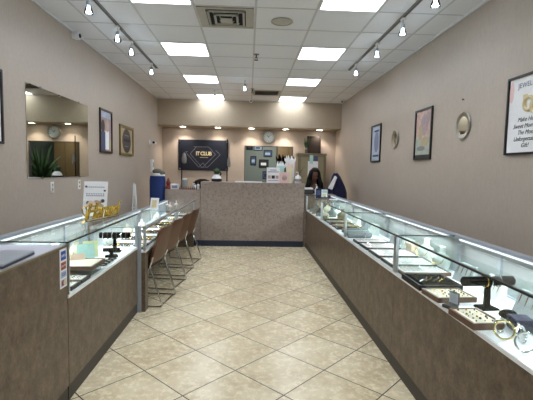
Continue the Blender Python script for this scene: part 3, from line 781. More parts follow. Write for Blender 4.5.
# ------------------------------------------------------------------ jewellery displays
def tray(lab, x, y, z, w, d, rimm, padm, rows=4, cols=7, items='rings', group=None, rz=0, hh=.025):
    o = thing('display_tray', lab, 'display tray', (x, y, z), rz, group=group)
    m = MB(); t_ = .012; m.box(-w / 2, w / 2, -d / 2, d / 2, 0, .006)
    for q in ((-w / 2, w / 2, -d / 2, -d / 2 + t_), (-w / 2, w / 2, d / 2 - t_, d / 2), (-w / 2, -w / 2 + t_, -d / 2 + t_, d / 2 - t_), (w / 2 - t_, w / 2, -d / 2 + t_, d / 2 - t_)): m.box(*q, .006, hh)
    m.build('rim', rimm, o)
    B(-w / 2 + t_, w / 2 - t_, -d / 2 + t_, d / 2 - t_, .0062, hh - .003).build('pad', padm, o, bevel=.003)
    return o
def tray_items(lab, o, w, d, n, kind, mats, seed=1, hh=.022, name='rings', cat='jewellery'):
    random.seed(seed); m = MB(); cols = max(2, int(w / .032)); rows_ = max(2, int(d / .03))
    for i in range(cols):
        for j in range(rows_):
            x = -w / 2 + w * (i + .5) / cols; y = -d / 2 + d * (j + .5) / rows_
            m.mi = random.randrange(len(mats))
            if kind == 'ring': m.torus((x, y, hh + .003), .008, .0018, Matrix.Rotation(PI / 2, 3, 'X') , 10, 4); m.sph((x, y, hh + .012), .003, 6, 4)
            elif kind == 'stud': m.sph((x + random.uniform(-.005, .005), y + random.uniform(-.005, .005), hh + .004), random.uniform(.003, .007), 6, 4)
            elif kind == 'watch':
                m.torus((x, y, hh + .006), .011, .004, None, 10, 5)
    q = m.build(name, mats, None); q.location = o.location; q.rotation_euler = o.rotation_euler
    tag(q, lab, cat, None, 'stuff'); return q
RX = 1.29
specs = [(4.04, .20, .36, 'dark_wood', 'pad_pink', 'farthest'), (3.76, .24, .38, 'dark_wood', 'pad', 'second farthest'), (3.44, .30, .38, 'dark_wood', 'pad', 'middle'), (3.12, .24, .38, 'dark_wood', 'pad', 'second nearest'), (2.83, .20, .40, 'wood', 'pad', 'nearest')]
specs = [(4.07, .19, .33, 'dark_wood', 'pad_pink', 'farthest'), (3.80, .26, .35, 'dark_wood', 'pad_pink', 'second farthest'), (3.47, .30, .36, 'dark_wood', 'pad', 'middle'), (3.14, .27, .36, 'dark_wood', 'pad', 'second nearest')]
for k, (y, d, w, rm, pm, nm) in enumerate(specs):
    o = tray('dark-rimmed white ring tray in the right cases, ' + nm + ' of the row', 1.115 + w / 2, y, ZD, w, d, M[rm], M[pm], group='flat ring trays in the right cases')
    tray_items('small rings in rows on the %s flat ring tray' % nm.split(',')[0], o, w - .04, d - .04, 0, 'ring', [M['silver'], M['grey_velvet'], M['pewter']], k, .022)
o = tray('flat brown-rimmed white ring tray right behind the black tray', 1.115 + .17, 2.87, ZD, .35, .21, M['wood'], M['pad'], group='flat ring trays in the right cases')
tray_items('small rings in rows on the brown-rimmed white tray', o, .33, .16, 0, 'ring', [M['silver'], M['grey_velvet'], M['pewter']], 9, .022)
o = tray('black velvet tray with thin chains in the right cases', 1.215, 2.56, ZD, .28, .29, M['black'], M['velvet'], hh=.035)
o.location = (1.215, 2.56, ZD)
for k, (x, a) in enumerate(((1.20, .5), (1.25, .55), (1.29, .5), (1.17, .7))):
    m = MB(); m.tube([(-.05, -.05, 0), (-.02, -.01, .001), (.02, .02, 0), (.04, .06, .001)], .0028, 6)
    q = m.build('chain_necklace', M['silver'] if k % 2 else M['gold'], None, loc=(x, 2.55, ZD + .0345)); tag(q, 'thin straight chain lying on the black velvet tray', 'necklace', 'chains on the black velvet tray')
o = tray('brown wooden tray of small earrings behind the grey ring box', 1.195, 2.285, ZD, .235, .19, M['wood'], M['cream'], rz=math.radians(4), hh=.03)
tray_items('scattered earrings on the farther brown wooden tray', o, .20, .15, 0, 'stud', [M['silver'], M['gold'], M['dgrey']], 21, .026, 'earrings')
o = tray('brown wooden tray of small earrings nearest in the right case', 1.142, 1.91, ZD, .155, .22, M['wood'], M['cream'], rz=math.radians(3), hh=.032)
tray_items('scattered earrings on the nearest brown wooden tray', o, .12, .18, 0, 'stud', [M['silver'], M['gold'], M['dgrey'], M['black']], 22, .028, 'earrings')
# open ring box
o = thing('ring_box', 'small open grey ring box with pale lining in the right case', 'ring box', (1.115, 2.105, ZD), math.radians(-68))
B(-.032, .032, -.03, .03, 0, .018).build('base', M['dgrey'], o, bevel=.003); B(-.032, .032, .024, .034, .0185, .085).build('lid', M['dgrey'], o, bevel=.003)
B(-.027, .027, .0215, .0235, .024, .08).build('lining', M['screen_lilac'], o)
# black bracelet T-bar
def tbar(lab, loc, rz, mat, L_=.22, hgt=.085, r=.026, g=None):
    o = thing('bracelet_stand', lab, 'bracelet stand', loc, rz, group=g)
    MB().prism([(-.055, 0), (.055, 0), (.045, .012), (-.045, .012)], -.04, .04).build('base', mat, o, bevel=.002)
    MB().prism([(-.018, .012), (.018, .012), (.012, hgt), (-.012, hgt)], -.008, .008).build('stem', mat, o)
    MB().tube([(-L_ / 2, 0, hgt + r * .7), (-L_ / 2 + .006, 0, hgt + r * .7), (L_ / 2 - .006, 0, hgt + r * .7), (L_ / 2, 0, hgt + r * .7)], [r * .8, r, r, r * .8], 18).build('bar', mat, o, smooth=True)
    return o
tb = tbar('black velvet bracelet bar on a stand in the right case', (1.315, 2.10, ZD), math.radians(5), M['velvet'], .30, .135, .026)
for k, (dx, mt, lab) in enumerate(((-.02, 'gold', 'gold bracelet around the black velvet bar'), (.005, 'silver', 'silver bracelet beside the gold one on the black velvet bar'), (.06, 'silver', 'thin silver bracelet at right end of the black velvet bar'))):
    q = MB().torus((0, 0, 0), .033, .004 if k < 2 else .0025, Matrix.Rotation(PI / 2, 3, 'Y'), 24, 6).build('bracelet', M[mt], None, smooth=True, loc=(1.315 + dx * math.cos(.09), 2.10 + dx * math.sin(.09), ZD + .135 + .018)); q.rotation_euler = (0, 0, math.radians(5)); tag(q, lab, 'bracelet')
# bangles
for k, (x, y, r, mt, rx, rz, lab) in enumerate(((1.175, 1.765, .034, 'silver', 80, 20, 'silver bangle standing at the edge of nearest earring tray'), (1.150, 1.695, .040, 'pale', 78, -25, 'gold bangle standing in the right case'), (1.205, 1.66, .036, 'silver', 70, 30, 'silver bangle overlapping the gold bangle'), (1.155, 1.565, .040, 'silver', 80, -10, 'silver cuff bangle nearest the viewer in the right case'), (1.25, 1.72, .032, 'silver', 60, 60, 'small silver bangle behind the gold bangle'))):
    q = MB().torus((0, 0, 0), r, .0048, None, 28, 8).build('bangle', M['silver'] if mt == 'silver' else plain('pale gold', (214, 196, 140), .2, 1.0), None, smooth=True, loc=(x, y, ZD + r * math.sin(math.radians(rx)) + .0055)); q.rotation_euler = (math.radians(rx), 0, math.radians(rz)); tag(q, lab, 'bangle', 'bangles in the near right case')
o = thing('jewellery_box', 'navy blue jewellery box at the right picture edge', 'jewellery box', (1.30, 1.80, ZD), math.radians(-10))
B(-.045, .045, -.05, .05, 0, .045).build('base', M['kick_navy'], o, bevel=.004); B(-.046, .046, -.051, .051, .046, .062).build('lid', M['blue_dark'], o, bevel=.004)
o = thing('velvet_cushion', 'black velvet bracelet cushion beside the navy jewellery box', 'cushion', (1.33, 1.94, ZD))
MB().sph((0, 0, .026), .042, 16, 10, (1.1, .8, .6)).build('pillow', M['velvet'], o, smooth=True)
# grey bracelet rolls
def roll(lab, loc, rz, mt, L_=.3, r=.032):
    o = thing('bracelet_roll', lab, 'bracelet roll', loc, rz, group='grey velvet bracelet rolls')
    MB().tube([(-L_ / 2, 0, r), (-L_ / 2 + .01, 0, r), (L_ / 2 - .01, 0, r), (L_ / 2, 0, r)], [r * .85, r, r, r * .85], 18).build('roll', mt, o, smooth=True)
    MB().tube([(L_ / 2 + .0005, 0, r), (L_ / 2 + .002, 0, r)], r * .5, 14).build('end_disc', M['silver'], o)
    MB().torus((L_ * .2, 0, r), r + .003, .003, Matrix.Rotation(PI / 2, 3, 'Y'), 20, 5).build('ring_band', M['silver'], o)
    return o
roll('grey velvet bracelet roll, nearest, beside the farthest ring tray', (1.24, 4.36, ZD), .1, M['grey_velvet'], .27, .03)
roll('grey velvet bracelet roll, second, behind the nearest roll', (1.26, 4.55, ZD), .1, M['grey_pad'], .28, .03)
roll('grey velvet bracelet roll, third, behind the second roll', (1.27, 4.74, ZD), .1, M['grey_velvet'], .28, .028)
def bust(lab, loc, rz, mt, s=1.0, cat='necklace bust', g='necklace busts on the case shelves'):
    o = thing('necklace_bust', lab, cat, loc, rz, group=g)
    m = MB(); pr = [(.0, .0), (.07, .0), (.078, .05), (.06, .09), (.026, .105), (.022, .135), (.026, .15)]
    m.rings([[(s * w_ * math.cos(2 * PI * k / 16), s * (w_ * .45) * math.sin(2 * PI * k / 16) + s * .02 * (z / .15), s * z) for k in range(16)] for w_, z in [(max(a, .01), b) for a, b in pr[1:]]])
    m.build('form', mt, o, smooth=True)
    MB().tube([(s * .055 * math.cos(a), s * (-.030 - .008 * math.sin(-a)), s * (.075 + .045 * math.sin(a))) for a in [PI + PI * k / 10 for k in range(11)]], .0022, 5).build('necklace', M['gold'], o)
    return o
def ramp_stand(lab, loc, rz, mt, w=.14, d=.09, h=.09, g='slanted jewellery display ramps'):
    o = thing('display_ramp', lab, 'display ramp', loc, rz, group=g)
    m = MB(); m.hull8([(-w / 2, -d / 2, 0), (w / 2, -d / 2, 0), (w / 2, d / 2, 0), (-w / 2, d / 2, 0), (-w / 2, d / 2 - .02, h), (w / 2, d / 2 - .02, h), (w / 2, d / 2, h), (-w / 2, d / 2, h)])
    m.build('ramp', mt, o, bevel=.002)
    m = MB()
    for k in range(4): x = -w / 2 + w * (k + .5) / 4; m.tube([(x, -d / 2 + .012, .018), (x, d / 2 - .03, h * .82)], .003, 5)
    m.build('chains', M['gold'], o); return o
zs = ZD + (ZT - ZD) * .52 + .005
# right cases: mid section
bust('white necklace bust on the right case shelf behind the ring trays, nearer', (1.50, 3.02, ZD), -1.2, M['pad'], 1.1)
bust('white necklace bust on the right case floor behind the ring trays, farther', (1.50, 3.3, ZD), -1.2, M['pad'], 1.2)
q = B(-.05, .05, -.035, .035, 0, .10).build('gift_bag', M['peach'], None, bevel=.003, loc=(1.50, 3.55, ZD)); q.rotation_euler = (0, 0, .4); tag(q, 'small peach gift bag behind the silver post in the right case', 'gift bag')
for k, (y, lab) in enumerate(((2.70, 'grey padded ramp on the glass shelf, nearest in the ring tray case'), (3.0, 'grey padded ramp on the glass shelf above the ring trays'))): pass
for k, (y, mt, lab) in enumerate(((2.62, 'grey_pad', 'grey padded display ramp on the shelf behind the black tray'), (2.30, 'pad', 'white padded display ramp on the shelf behind the earring tray'), (1.98, 'grey_pad', 'grey padded display ramp on the shelf above the black bracelet bar'), (1.68, 'wood', 'brown display ramp on the shelf near the right picture edge'), (3.62, 'pad', 'white padded display ramp on the shelf behind the middle ring tray'), (3.95, 'grey_pad', 'grey padded display ramp on the shelf behind the farthest ring tray'), (4.62, 'pad', 'white display ramp on the shelf behind the grey rolls'), (5.0, 'grey_pad', 'grey display ramp on the shelf beyond the grey rolls'), (5.4, 'pad', 'white display ramp on the shelf farthest from the grey rolls'))):
    ramp_stand(lab.replace('on the shelf', 'on the deck'), (1.475, y, ZD), -PI / 2 + .1 * (-1) ** k, M[mt], .18, .07, .12)
# bracelet trays far right
random.seed(11)
cols_ = ['dark_wood', 'wood', 'dark_wood', 'grey', 'dark_wood']
for k, y in enumerate((5.02, 5.22, 5.42, 5.62, 5.80)):
    o = tray('dark bracelet tray in the right cases, number %s beyond the grey rolls' % ['one', 'two', 'three', 'four', 'five'][k], 1.29, y, ZD, .34, .13, M[cols_[k]], M['grey_pad' if k % 2 else 'velvet'], group='dark bracelet trays in the right cases')
    o['label'] = 'dark bracelet tray in the right cases, ' + ['just beyond the grey rolls', 'second beyond the grey rolls', 'third beyond the grey rolls', 'fourth beyond the grey rolls', 'farthest, beside the white card post'][k]
    for j in range(3):
        q = MB().tube([(-.13, -.03 + j * .03, .0), (0, -.028 + j * .03, .002), (.13, -.03 + j * .03, 0)], .005, 6).build('bracelet', M['silver' if (j + k) % 2 else 'gold'], None, loc=(1.29, y, ZD + .030)); tag(q, 'straight bracelet laid on the bracelet tray ' + ['just beyond the grey rolls', 'second beyond the grey rolls', 'third beyond the grey rolls', 'fourth beyond the grey rolls', 'farthest from the grey rolls'][k], 'bracelet', 'bracelets on the ' + ['first', 'second', 'third', 'fourth', 'fifth'][k] + ' dark bracelet tray')
for k, (x, y, mt, s) in enumerate(((1.20, 6.15, 'cream', .8), (1.33, 6.3, 'grey_velvet', 1.0), (1.45, 6.1, 'cab_wood', 1.0), (1.18, 6.55, 'dgrey', .8), (1.36, 6.65, 'cream', 1.1), (1.48, 6.5, 'pad', 1.0), (1.22, 6.9, 'cab_wood', .9), (1.40, 7.0, 'cream', 1.0), (1.25, 7.2, 'grey_velvet', 1.0))):
    bust(['cream', 'grey', 'olive', 'small dark', 'large cream', 'white', 'small olive', 'far cream', 'farthest grey'][k] + ' necklace bust in the far right display case, ' + ['front left', 'middle near', 'rear near', 'front middle', 'centre', 'rear middle', 'front far', 'rear far', 'by the end panel'][k], (x, y, ZD), -.4, M[mt], s, g='necklace busts in the far right case')
for k, y in enumerate((6.0, 6.42, 6.78, 7.1)):
    ramp_stand('olive grey display ramp in the far right case, ' + ['nearest', 'second nearest', 'third nearest', 'farthest'][k], (1.15, y, ZD), -.3, M['grey_velvet' if k % 2 else 'cab_wood'], .10, .12, .05, g='low ramps in the far right case')

# left near case
LX = -1.08
o = tray('wide brown edged beige tray raised at the near end of left case', -1.215, 2.98, .712, .25, .27, M['wood'], M['cream'], hh=.03)
rs_ = B(-1.32, -1.11, 2.88, 3.08, .665, .7115).build('display_riser', M['clear']); tag(rs_, 'clear acrylic riser under the raised beige tray in the left case', 'riser')
for k, y in enumerate((2.76, 2.60)):
    o = tray('low dark edged white ring tray in left case, ' + ('just before the raised beige tray' if k == 0 else 'against the sales counter end'), -1.19, y, .665, .19, .145, M['dark_wood'], M['pad'])
    tray_items('rows of small rings on left case tray ' + ('just before the raised tray' if k == 0 else 'against the sales counter'), o, .14, .12, 0, 'ring', [M['dgrey'], M['silver'], M['gold']], 40 + k, .022)
o = tray('low white tray below the near end of left case', -1.165, 2.54, .665, .1, .12, M['dark_wood'], M['pad'])
o.location = (-1.15, 2.60, .665)
o.location = (-1.38, 2.60, .665); o['label'] = 'small white ring tray at the rear of the near left case'
def stand_bar(lab, loc, rz):
    o = tbar(lab, loc, rz, M['velvet'], .27, .135, .027)
    for k in range(6): MB().torus((-.10 + k * .04, 0, .150), .0305, .004, Matrix.Rotation(PI / 2, 3, 'Y'), 16, 5).build('bracelet_band', M['dark_wood' if k % 2 else 'silver'], o)
    return o
stand_bar('black bracelet bar holding dark bands in left case', (-1.215, 3.72, .665), math.radians(5))
tbar('small black bracelet bar in left case below the larger bar', (-1.18, 3.52, .665), math.radians(20), M['velvet'], .14, .05, .016)
for k, (x, y, mt, s, nm) in enumerate(((-1.38, 2.75, 'pad', 1.2, 'large white necklace bust in left case near the sales counter'), (-1.42, 3.05, 'pad', 1.3, 'large white necklace bust in left case below the notice card'), (-1.40, 3.35, 'cream', 1.2, 'cream necklace bust in left case below the gold script sign'), (-1.45, 2.95, 'peach', .9, 'small peach necklace bust in left case'))):
    bust(nm, (x, y, .665), 1.0, M[mt], s, g='necklace busts in the left case')
for k, (x, y, w, h, mt, nm) in enumerate(((-1.30, 3.28, .13, .15, 'teal', 'pale teal price card in left case'), (-1.27, 3.05, .10, .12, 'peach', 'peach price card in left case'), (-1.34, 3.48, .12, .14, 'yellow', 'pale yellow price card in left case'))):
    q = B(-w / 2, w / 2, 0, .006, 0, h).build('price_card', M[mt], None, loc=(x, y, .666)); q.rotation_euler = (-.15, 0, .5); tag(q, nm, 'card')
for k in range(4):
    q = MB().torus((0, 0, 0), .03, .005, None, 18, 6).build('bangle', M['black'], None, smooth=True, loc=(-1.14, 3.20 + .075 * k, .671)); tag(q, 'black bangle lying flat at the front of left case', 'bangle', 'flat black bangles in the left case')

# sit-down case contents
ZL = .62
for c, (ya, yb, xf, nm) in enumerate(((3.99, 5.70, -1.01, 'nearer'), (5.70, 7.42, -.985, 'farther'))):
    n = 7; st_ = (yb - ya - .1) / n
    for k in range(n):
        y = ya + .05 + st_ * (k + .5)
        pos = ['first', 'second', 'third', 'fourth', 'fifth', 'sixth', 'seventh'][k]
        o = tray('dark-rimmed white ring tray in the %s sit-down case, %s from the near end' % (nm, pos), xf - .22, y, ZL, .36, st_ - .025, M['wood' if k % 2 else 'dark_wood'], M['pad_pink' if k % 3 == 1 else 'pad'], group='ring trays in the sit-down cases', rz=.0, hh=.022)
        if k % 2 == 0: tray_items('small rings in rows on the %s tray of the %s sit-down case' % (pos, nm), o, .30, st_ - .06, 0, 'watch', [M['dark_wood'], M['gold'], M['silver']], 60 + k + c * 10, .019)
for k, (x, y, s, mt, lab) in enumerate(((-1.43, 4.2, .9, 'pad', 'white necklace bust at near end of the sit-down case'), (-1.44, 4.9, .9, 'cream', 'cream necklace bust in middle of the nearer sit-down case'), (-1.43, 5.5, .8, 'pad', 'white necklace bust at far end of the nearer sit-down case'), (-1.40, 6.3, .9, 'pad', 'white necklace bust in the farther sit-down case'))):
    bust(lab, (x, y, ZL + .0235 if False else ZL), .8, M[mt], s, g='necklace busts in the sit-down cases')
o = easel_card('notice_card', 'small white card standing on the sit-down case before blue container', 'notice card', (-1.33, 5.75, .852), -.3, .13, .16, .03)
m = MB(); m.hull8([(-.035, -.003, .03), (.035, -.003, .03), (.035, -.002, .03), (-.035, -.003, .03), (-.035, .019, .13), (.035, .019, .13), (.035, .020, .13), (-.035, .020, .13)]); m.build('printed_block', M['gold_paint'], o)
for k, (x, y) in enumerate(((-1.2, 6.25), (-1.28, 6.45), (-1.17, 6.62))):
    o = thing('ring_stand', 'small white ring stand on top of the farther sit-down case', 'ring stand', (x, y, .851), 0, group='white ring stands on the farther sit-down case')
    MB().lathe([(.03, 0), (.03, .006), (.012, .012), (.008, .05), (.002, .07)], n=14).build('cone', M['pad'], o, smooth=True)
    MB().torus((0, 0, .03), .0135, .002, None, 14, 5).build('ring', M['gold'], o)

# ------------------------------------------------------------------ chairs
def chair(lab, loc, rz):
    o = thing('side_chair', lab, 'chair', loc, rz, group='brown chairs at the sit-down cases')
    # local: sitter faces -X ; back at x=0 ; width along y (0.42)
    W = .205
    # back panel: curved, leaning
    rs = []
    for z, x, hw in ((.455, -.115, .175), (.50, -.10, .195), (.62, -.065, .203), (.74, -.03, .203), (.80, -.012, .19), (.825, -.006, .15)):
        ring = []
        n = 9
        for k in range(n): u = -1 + 2 * k / (n - 1); ring.append((x + .02 * (1 - u * u) + .012, u * hw, z))
        for k in range(n): u = 1 - 2 * k / (n - 1); ring.append((x + .02 * (1 - u * u) - .012, u * hw, z))
        rs.append(ring)
    MB().rings(rs).build('backrest', M['chair'], o, smooth=True)
    MB().box(-.53, -.11, -W, W, .415, .465).build('seat', M['seat'], o, bevel=.015, smooth=True)
    MB().box(-.52, -.12, -W + .01, W - .01, .404, .4145).build('seat_pan', M['black'], o)
    for s in (-1, 1):
        y = s * (W + .008)
        pts = [(-.072, y, .53), (-.088, y, .48), (-.105, y, .43), (-.095, y, .39), (-.03, y, .20), (.028, y, .035), (.022, y, .014), (.0, y, .010), (-.25, y, .010), (-.46, y, .010), (-.485, y, .02), (-.488, y, .06), (-.47, y, .25), (-.45, y, .40)]
        MB().tube(pts, .0095, 8).build('leg_frame', M['chrome'], o, smooth=True)
    MB().tube([(-.0, -W - .008, .010), (-.0, W + .008, .010)], .008, 8).build('stretcher', M['chrome'], o)
    MB().tube([(-.45, -W - .008, .395), (-.45, W + .008, .395)], .008, 8).build('crossbar', M['chrome'], o)
    return o
c1 = chair('brown backed chrome chair nearest the viewer at the sit-down case', (-.86, 4.315, 0), math.radians(-8))
dup(c1, (-.84, 4.92, 0), rz=math.radians(-10), label='brown backed chrome chair, second from the viewer')
dup(c1, (-.815, 5.53, 0), rz=math.radians(-7), label='brown backed chrome chair, third from the viewer')
dup(c1, (-.785, 6.12, 0), rz=math.radians(-9), label='brown backed chrome chair farthest away, nearest the reception counter')

# ------------------------------------------------------------------ things on the back counter
CT = 1.196
o = thing('photo_sign', 'white picture sign standing on reception counter left of the white bags', 'sign', (.47, 7.62, CT))
B(-.125, .125, 0, .008, 0, .29).build('panel', M['paper'], o, bevel=.002)
m = MB(); rect(m, -.10, .10, .20, .215, -.0015, 0); rect(m, -.06, .06, .235, .25, -.0015, 0); rect(m, -.10, -.045, .08, .14, -.0015, 1); rect(m, -.03, .03, .08, .14, -.0015, 2); rect(m, .045, .10, .08, .14, -.0015, 1); rect(m, -.1, .1, .04, .05, -.0015, 0); m.build('print', [M['ink_soft'], M['photo_skin'], M['photo_dark']], o)
B(-.06, .06, .009, .07, 0, .012).build('foot', M['white'], o)
o = thing('tissue_gift_bag', 'pale pink gift bag with tissue on reception counter', 'gift bag', (.68, 7.62, CT))
m = MB(); m.hull8([(-.09, -.035, 0), (.09, -.035, 0), (.09, .035, 0), (-.09, .035, 0), (-.10, -.045, .21), (.10, -.045, .21), (.10, .045, .21), (-.10, .045, .21)]); m.build('bag', M['pink'], o, bevel=.002)
MB().sph((0, -.042, .10), .05, 14, 8, (1, .06, 1)).build('seal', M['photo_skin'], o)
def tissue_bag(lab, x, y, h, w, mt, top, sd):
    random.seed(sd)
    o = thing('tall_gift_bag', lab, 'gift bag', (x, y, CT), 0, group='tall pale bags on the reception counter')
    m = MB(); m.hull8([(-w * .8, -.04, 0), (w * .8, -.04, 0), (w * .8, .04, 0), (-w * .8, .04, 0), (-w, -.05, h), (w, -.05, h), (w, .05, h), (-w, .05, h)]); m.build('bag', mt, o)
    m = MB()
    for k in range(9):
        a = -w + 2 * w * k / 8; b = Vector((a, random.uniform(-.03, .03), h - .03)); t_ = b + Vector((random.uniform(-.03, .03), random.uniform(-.02, .02), random.uniform(.06, .13)))
        m.tube([b, (b + t_) / 2, t_], [.018, .022, .003], 4)
    m.build('tissue', top, o); return o
tissue_bag('taller white gift bag with tissue tips on reception counter', .80, 7.76, .44, .085, M['paper'], M['white'], 4)
tissue_bag('shorter pale teal gift bag with tissue tips on reception counter', .62, 7.76, .32, .07, M['teal'], M['white'], 5)
tissue_bag('pale yellow bag between the pink and white bags', .775, 7.64, .30, .05, plain('pale yellow paper', (236, 228, 190), .6), M['pink'], 6)
o = thing('feather_tuft', 'dark feather tuft rising behind the tall white bags', 'decoration', (.70, 7.86, CT))
m = MB(); random.seed(8)
for k in range(14):
    a = random.uniform(-1.0, 1.0); L_ = random.uniform(.44, .56); m.tube([(0, 0, .02), (.10 * a, 0, L_ * .5), (.16 * a, random.uniform(-.02, .02), L_ * .85), (.2 * a, 0, L_)], [.004, .006, .028, .004], 5)
m.build('feathers', M['velvet'], o)
MB().lathe([(.04, 0), (.045, .1), (.03, .16)], n=14).build('vase', M['dgrey'], o, smooth=True)
# white pump bottle
o = thing('pump_bottle', 'white round pump bottle at right end of reception counter', 'bottle', (.945, 7.66, CT))
MB().lathe([(.06, 0), (.07, .01), (.072, .09), (.055, .13), (.02, .15), (.018, .165)], n=24).build('body', M['white'], o, smooth=True)
MB().lathe([(.0725, .035), (.0728, .085)], n=24).build('label_band', M['photo_mauve'], o)
MB().tube([(0, 0, .16), (0, 0, .21), (-.03, -.02, .212), (-.04, -.025, .205)], .007, 8).build('pump', M['white'], o)
o = thing('paper_tray', 'low white flat tray at the left of reception counter window', 'tray', (.0, 7.66, CT))
m = MB(); m.box(-.25, .26, -.07, .12, 0, .006); m.box(-.25, .26, -.07, -.062, .006, .018); m.box(-.25, .26, .112, .12, .006, .018); m.box(-.25, -.242, -.062, .112, .006, .018); m.box(.252, .26, -.062, .112, .006, .018); m.build('tray', M['white'], o)
B(-.2, .2, -.05, .1, .0065, .014).build('papers', M['paper'], o)
st_ = MB().tube([(0, 0, 0), (.06, 0, .08), (.10, 0, .2), (.17, 0, .30), (.22, 0, .33)], [.008, .007, .006, .005, .003], 6).build('curved_branch', M['brown'], None, smooth=True, loc=(.905, 7.86, CT)); tag(st_, 'thin curved brown branch leaning above the pump bottle', 'branch')
vs_ = tag(MB().lathe([(.03, 0), (.03, .10), (.02, .12), (.016, .12), (.022, .1), (.022, .01)], n=14).build('bud_vase', M['clear'], None, smooth=True, loc=(.905, 7.86, CT)), 'small clear vase holding the brown branch', 'vase')
# lower left counter things
LT = 1.046
o = thing('tissue_box', 'white box at left end of the lower left counter', 'box', (-1.37, 7.62, LT)); B(-.075, .075, -.05, .05, 0, .10).build('carton', M['paper'], o, bevel=.002); m = MB(); rect(m, -.05, .05, .02, .07, -.0515, 0); m.build('print', M['ink_soft'], o)
o = thing('plastic_cup', 'clear tall plastic holder on the lower left counter', 'holder', (-1.21, 7.74, LT)); MB().lathe([(.045, 0), (.06, .17), (.056, .17), (.042, .006)], n=20).build('cup', M['panel_grey'], o, smooth=True); MB().lathe([(.045, .16), (.05, .20), (.01, .205)], n=16).build('tissue', M['white'], o)
b0 = None; random.seed(5)
for k in range(9):
    x = -1.27 + k * .038
    if b0 is None:
        b0 = thing('polish_bottle', 'tiny dark bottle in the row on the lower left counter', 'bottle', (x, 7.56, LT), group='row of tiny dark bottles')
        MB().lathe([(.013, 0), (.014, .025), (.006, .03)], n=10).build('bottle', M['red'], b0, smooth=True); MB().lathe([(.007, .03), (.006, .055)], n=8).build('cap', M['black'], b0)
    else: dup(b0, (x, 7.56 + random.uniform(-.01, .01), LT))
for k, (x, y, h, r) in enumerate(((-1.0, 7.60, .11, .028), (-.94, 7.62, .13, .026), (-1.03, 7.72, .14, .03))):
    o = thing('lotion_bottle', ['short white bottle left of the taller pair', 'slim white bottle touching the reception counter', 'broad white bottle behind the other two'][k], 'bottle', (x, y, LT), group='white bottles on the lower left counter')
    MB().lathe([(r, 0), (r, h * .7), (r * .4, h * .8)], n=16).build('body', M['white'], o, smooth=True); MB().lathe([(r * .45, h * .8), (r * .45, h)], n=12).build('cap', M['dgrey'], o)
# black chair back behind the counter
def office_chair(lab, loc, rz, mt):
    o = thing('office_chair', lab, 'chair', loc, rz)
    MB().lathe([(.02, .05), (.025, .44)], n=12).build('column', M['chrome'], o)
    for k in range(5):
        a = 2 * PI * k / 5; MB().tube([(0, 0, .07), (.25 * math.cos(a), .25 * math.sin(a), .055)], [.02, .014], 8).build('base_arm', M['black'], o)
        MB().sph((.25 * math.cos(a), .25 * math.sin(a), .025), .025, 10, 6).build('caster', M['black'], o)
    MB().box(-.22, .22, -.22, .22, .44, .51).build('seat', mt, o, bevel=.025, smooth=True)
    rs = []
    for z, w in ((.58, .15), (.65, .20), (.95, .21), (1.10, .20), (1.18, .15), (1.215, .06)):
        rs.append([(w * u, .2 + .05 * u * u - .02, z) for u in (-1, -.5, 0, .5, 1)] + [(w * u, .24 + .05 * u * u - .02, z) for u in (1, .5, 0, -.5, -1)])
    MB().rings(rs).build('backrest', mt, o, smooth=True)
    MB().tube([(0, .22, .45), (0, .27, .55), (0, .24, .7)], .018, 8).build('back_bar', M['black'], o); return o
office_chair('black office chair with rounded back behind the left counter', (-1.0, 8.6, 0), 0, M['black'])
# lamps
def stand_lamp(lab, x, y, top, flip):
    o = thing('magnifier_lamp', lab, 'lamp', (x, y, 0), 0, group='black pole lamps in front of the navy sign')
    MB().lathe([(.14, 0), (.14, .02), (.03, .04)], n=24).build('base', M['black'], o, smooth=True)
    MB().tube([(0, 0, .03), (0, 0, top)], .013, 8).build('pole', M['black'], o)
    MB().lathe([(.02, -.10), (.05, -.08), (.055, .0), (.035, .10), (.012, .13)], (flip * .05, 0, top - .22), 16).build('lamp_head', M['grey'], o, smooth=True)
    MB().tube([(0, 0, top - .22), (flip * .03, 0, top - .22)], .01, 6).build('bracket', M['black'], o); return o
stand_lamp('black pole lamp with grey hood left of the sign', -1.44, 8.8, 1.86, 1)
l2 = stand_lamp('black pole lamp with grey hood at right edge of sign', -.465, 8.8, 2.08, 1)
for ch in l2.children:
    if ch.name.startswith(('lamp_head', 'bracket')): ch.location.z = -.28; ch.scale = (.7, .7, 1)
# potted ornament
o = thing('potted_plant', 'small dark green ball plant in a white and navy pot', 'plant', (-.60, 7.68, CT))
MB().lathe([(.06, 0), (.10, .01), (.10, .05), (.09, .06)], n=24).build('pot', M['navy'], o, smooth=True)
MB().lathe([(.095, .061), (.075, .10), (.05, .13), (.03, .14)], n=24).build('collar', M['white'], o, smooth=True)
m = MB(); random.seed(12); m.sph((0, 0, .19), .055, 14, 10)
for k in range(60):
    a, e = random.uniform(0, 2 * PI), random.uniform(-1, 1.5); d_ = Vector((math.cos(a) * math.cos(e), math.sin(a) * math.cos(e), math.sin(e))); c_ = Vector((0, 0, .19)); m.tube([c_ + d_ * .04, c_ + d_ * .075], [.012, .003], 4)
m.build('foliage', M['leaf'], o)
MB().tube([(.06, 0, .12), (.085, -.01, .15), (.07, 0, .17)], .012, 6).build('side_sprig', M['velvet'], o)

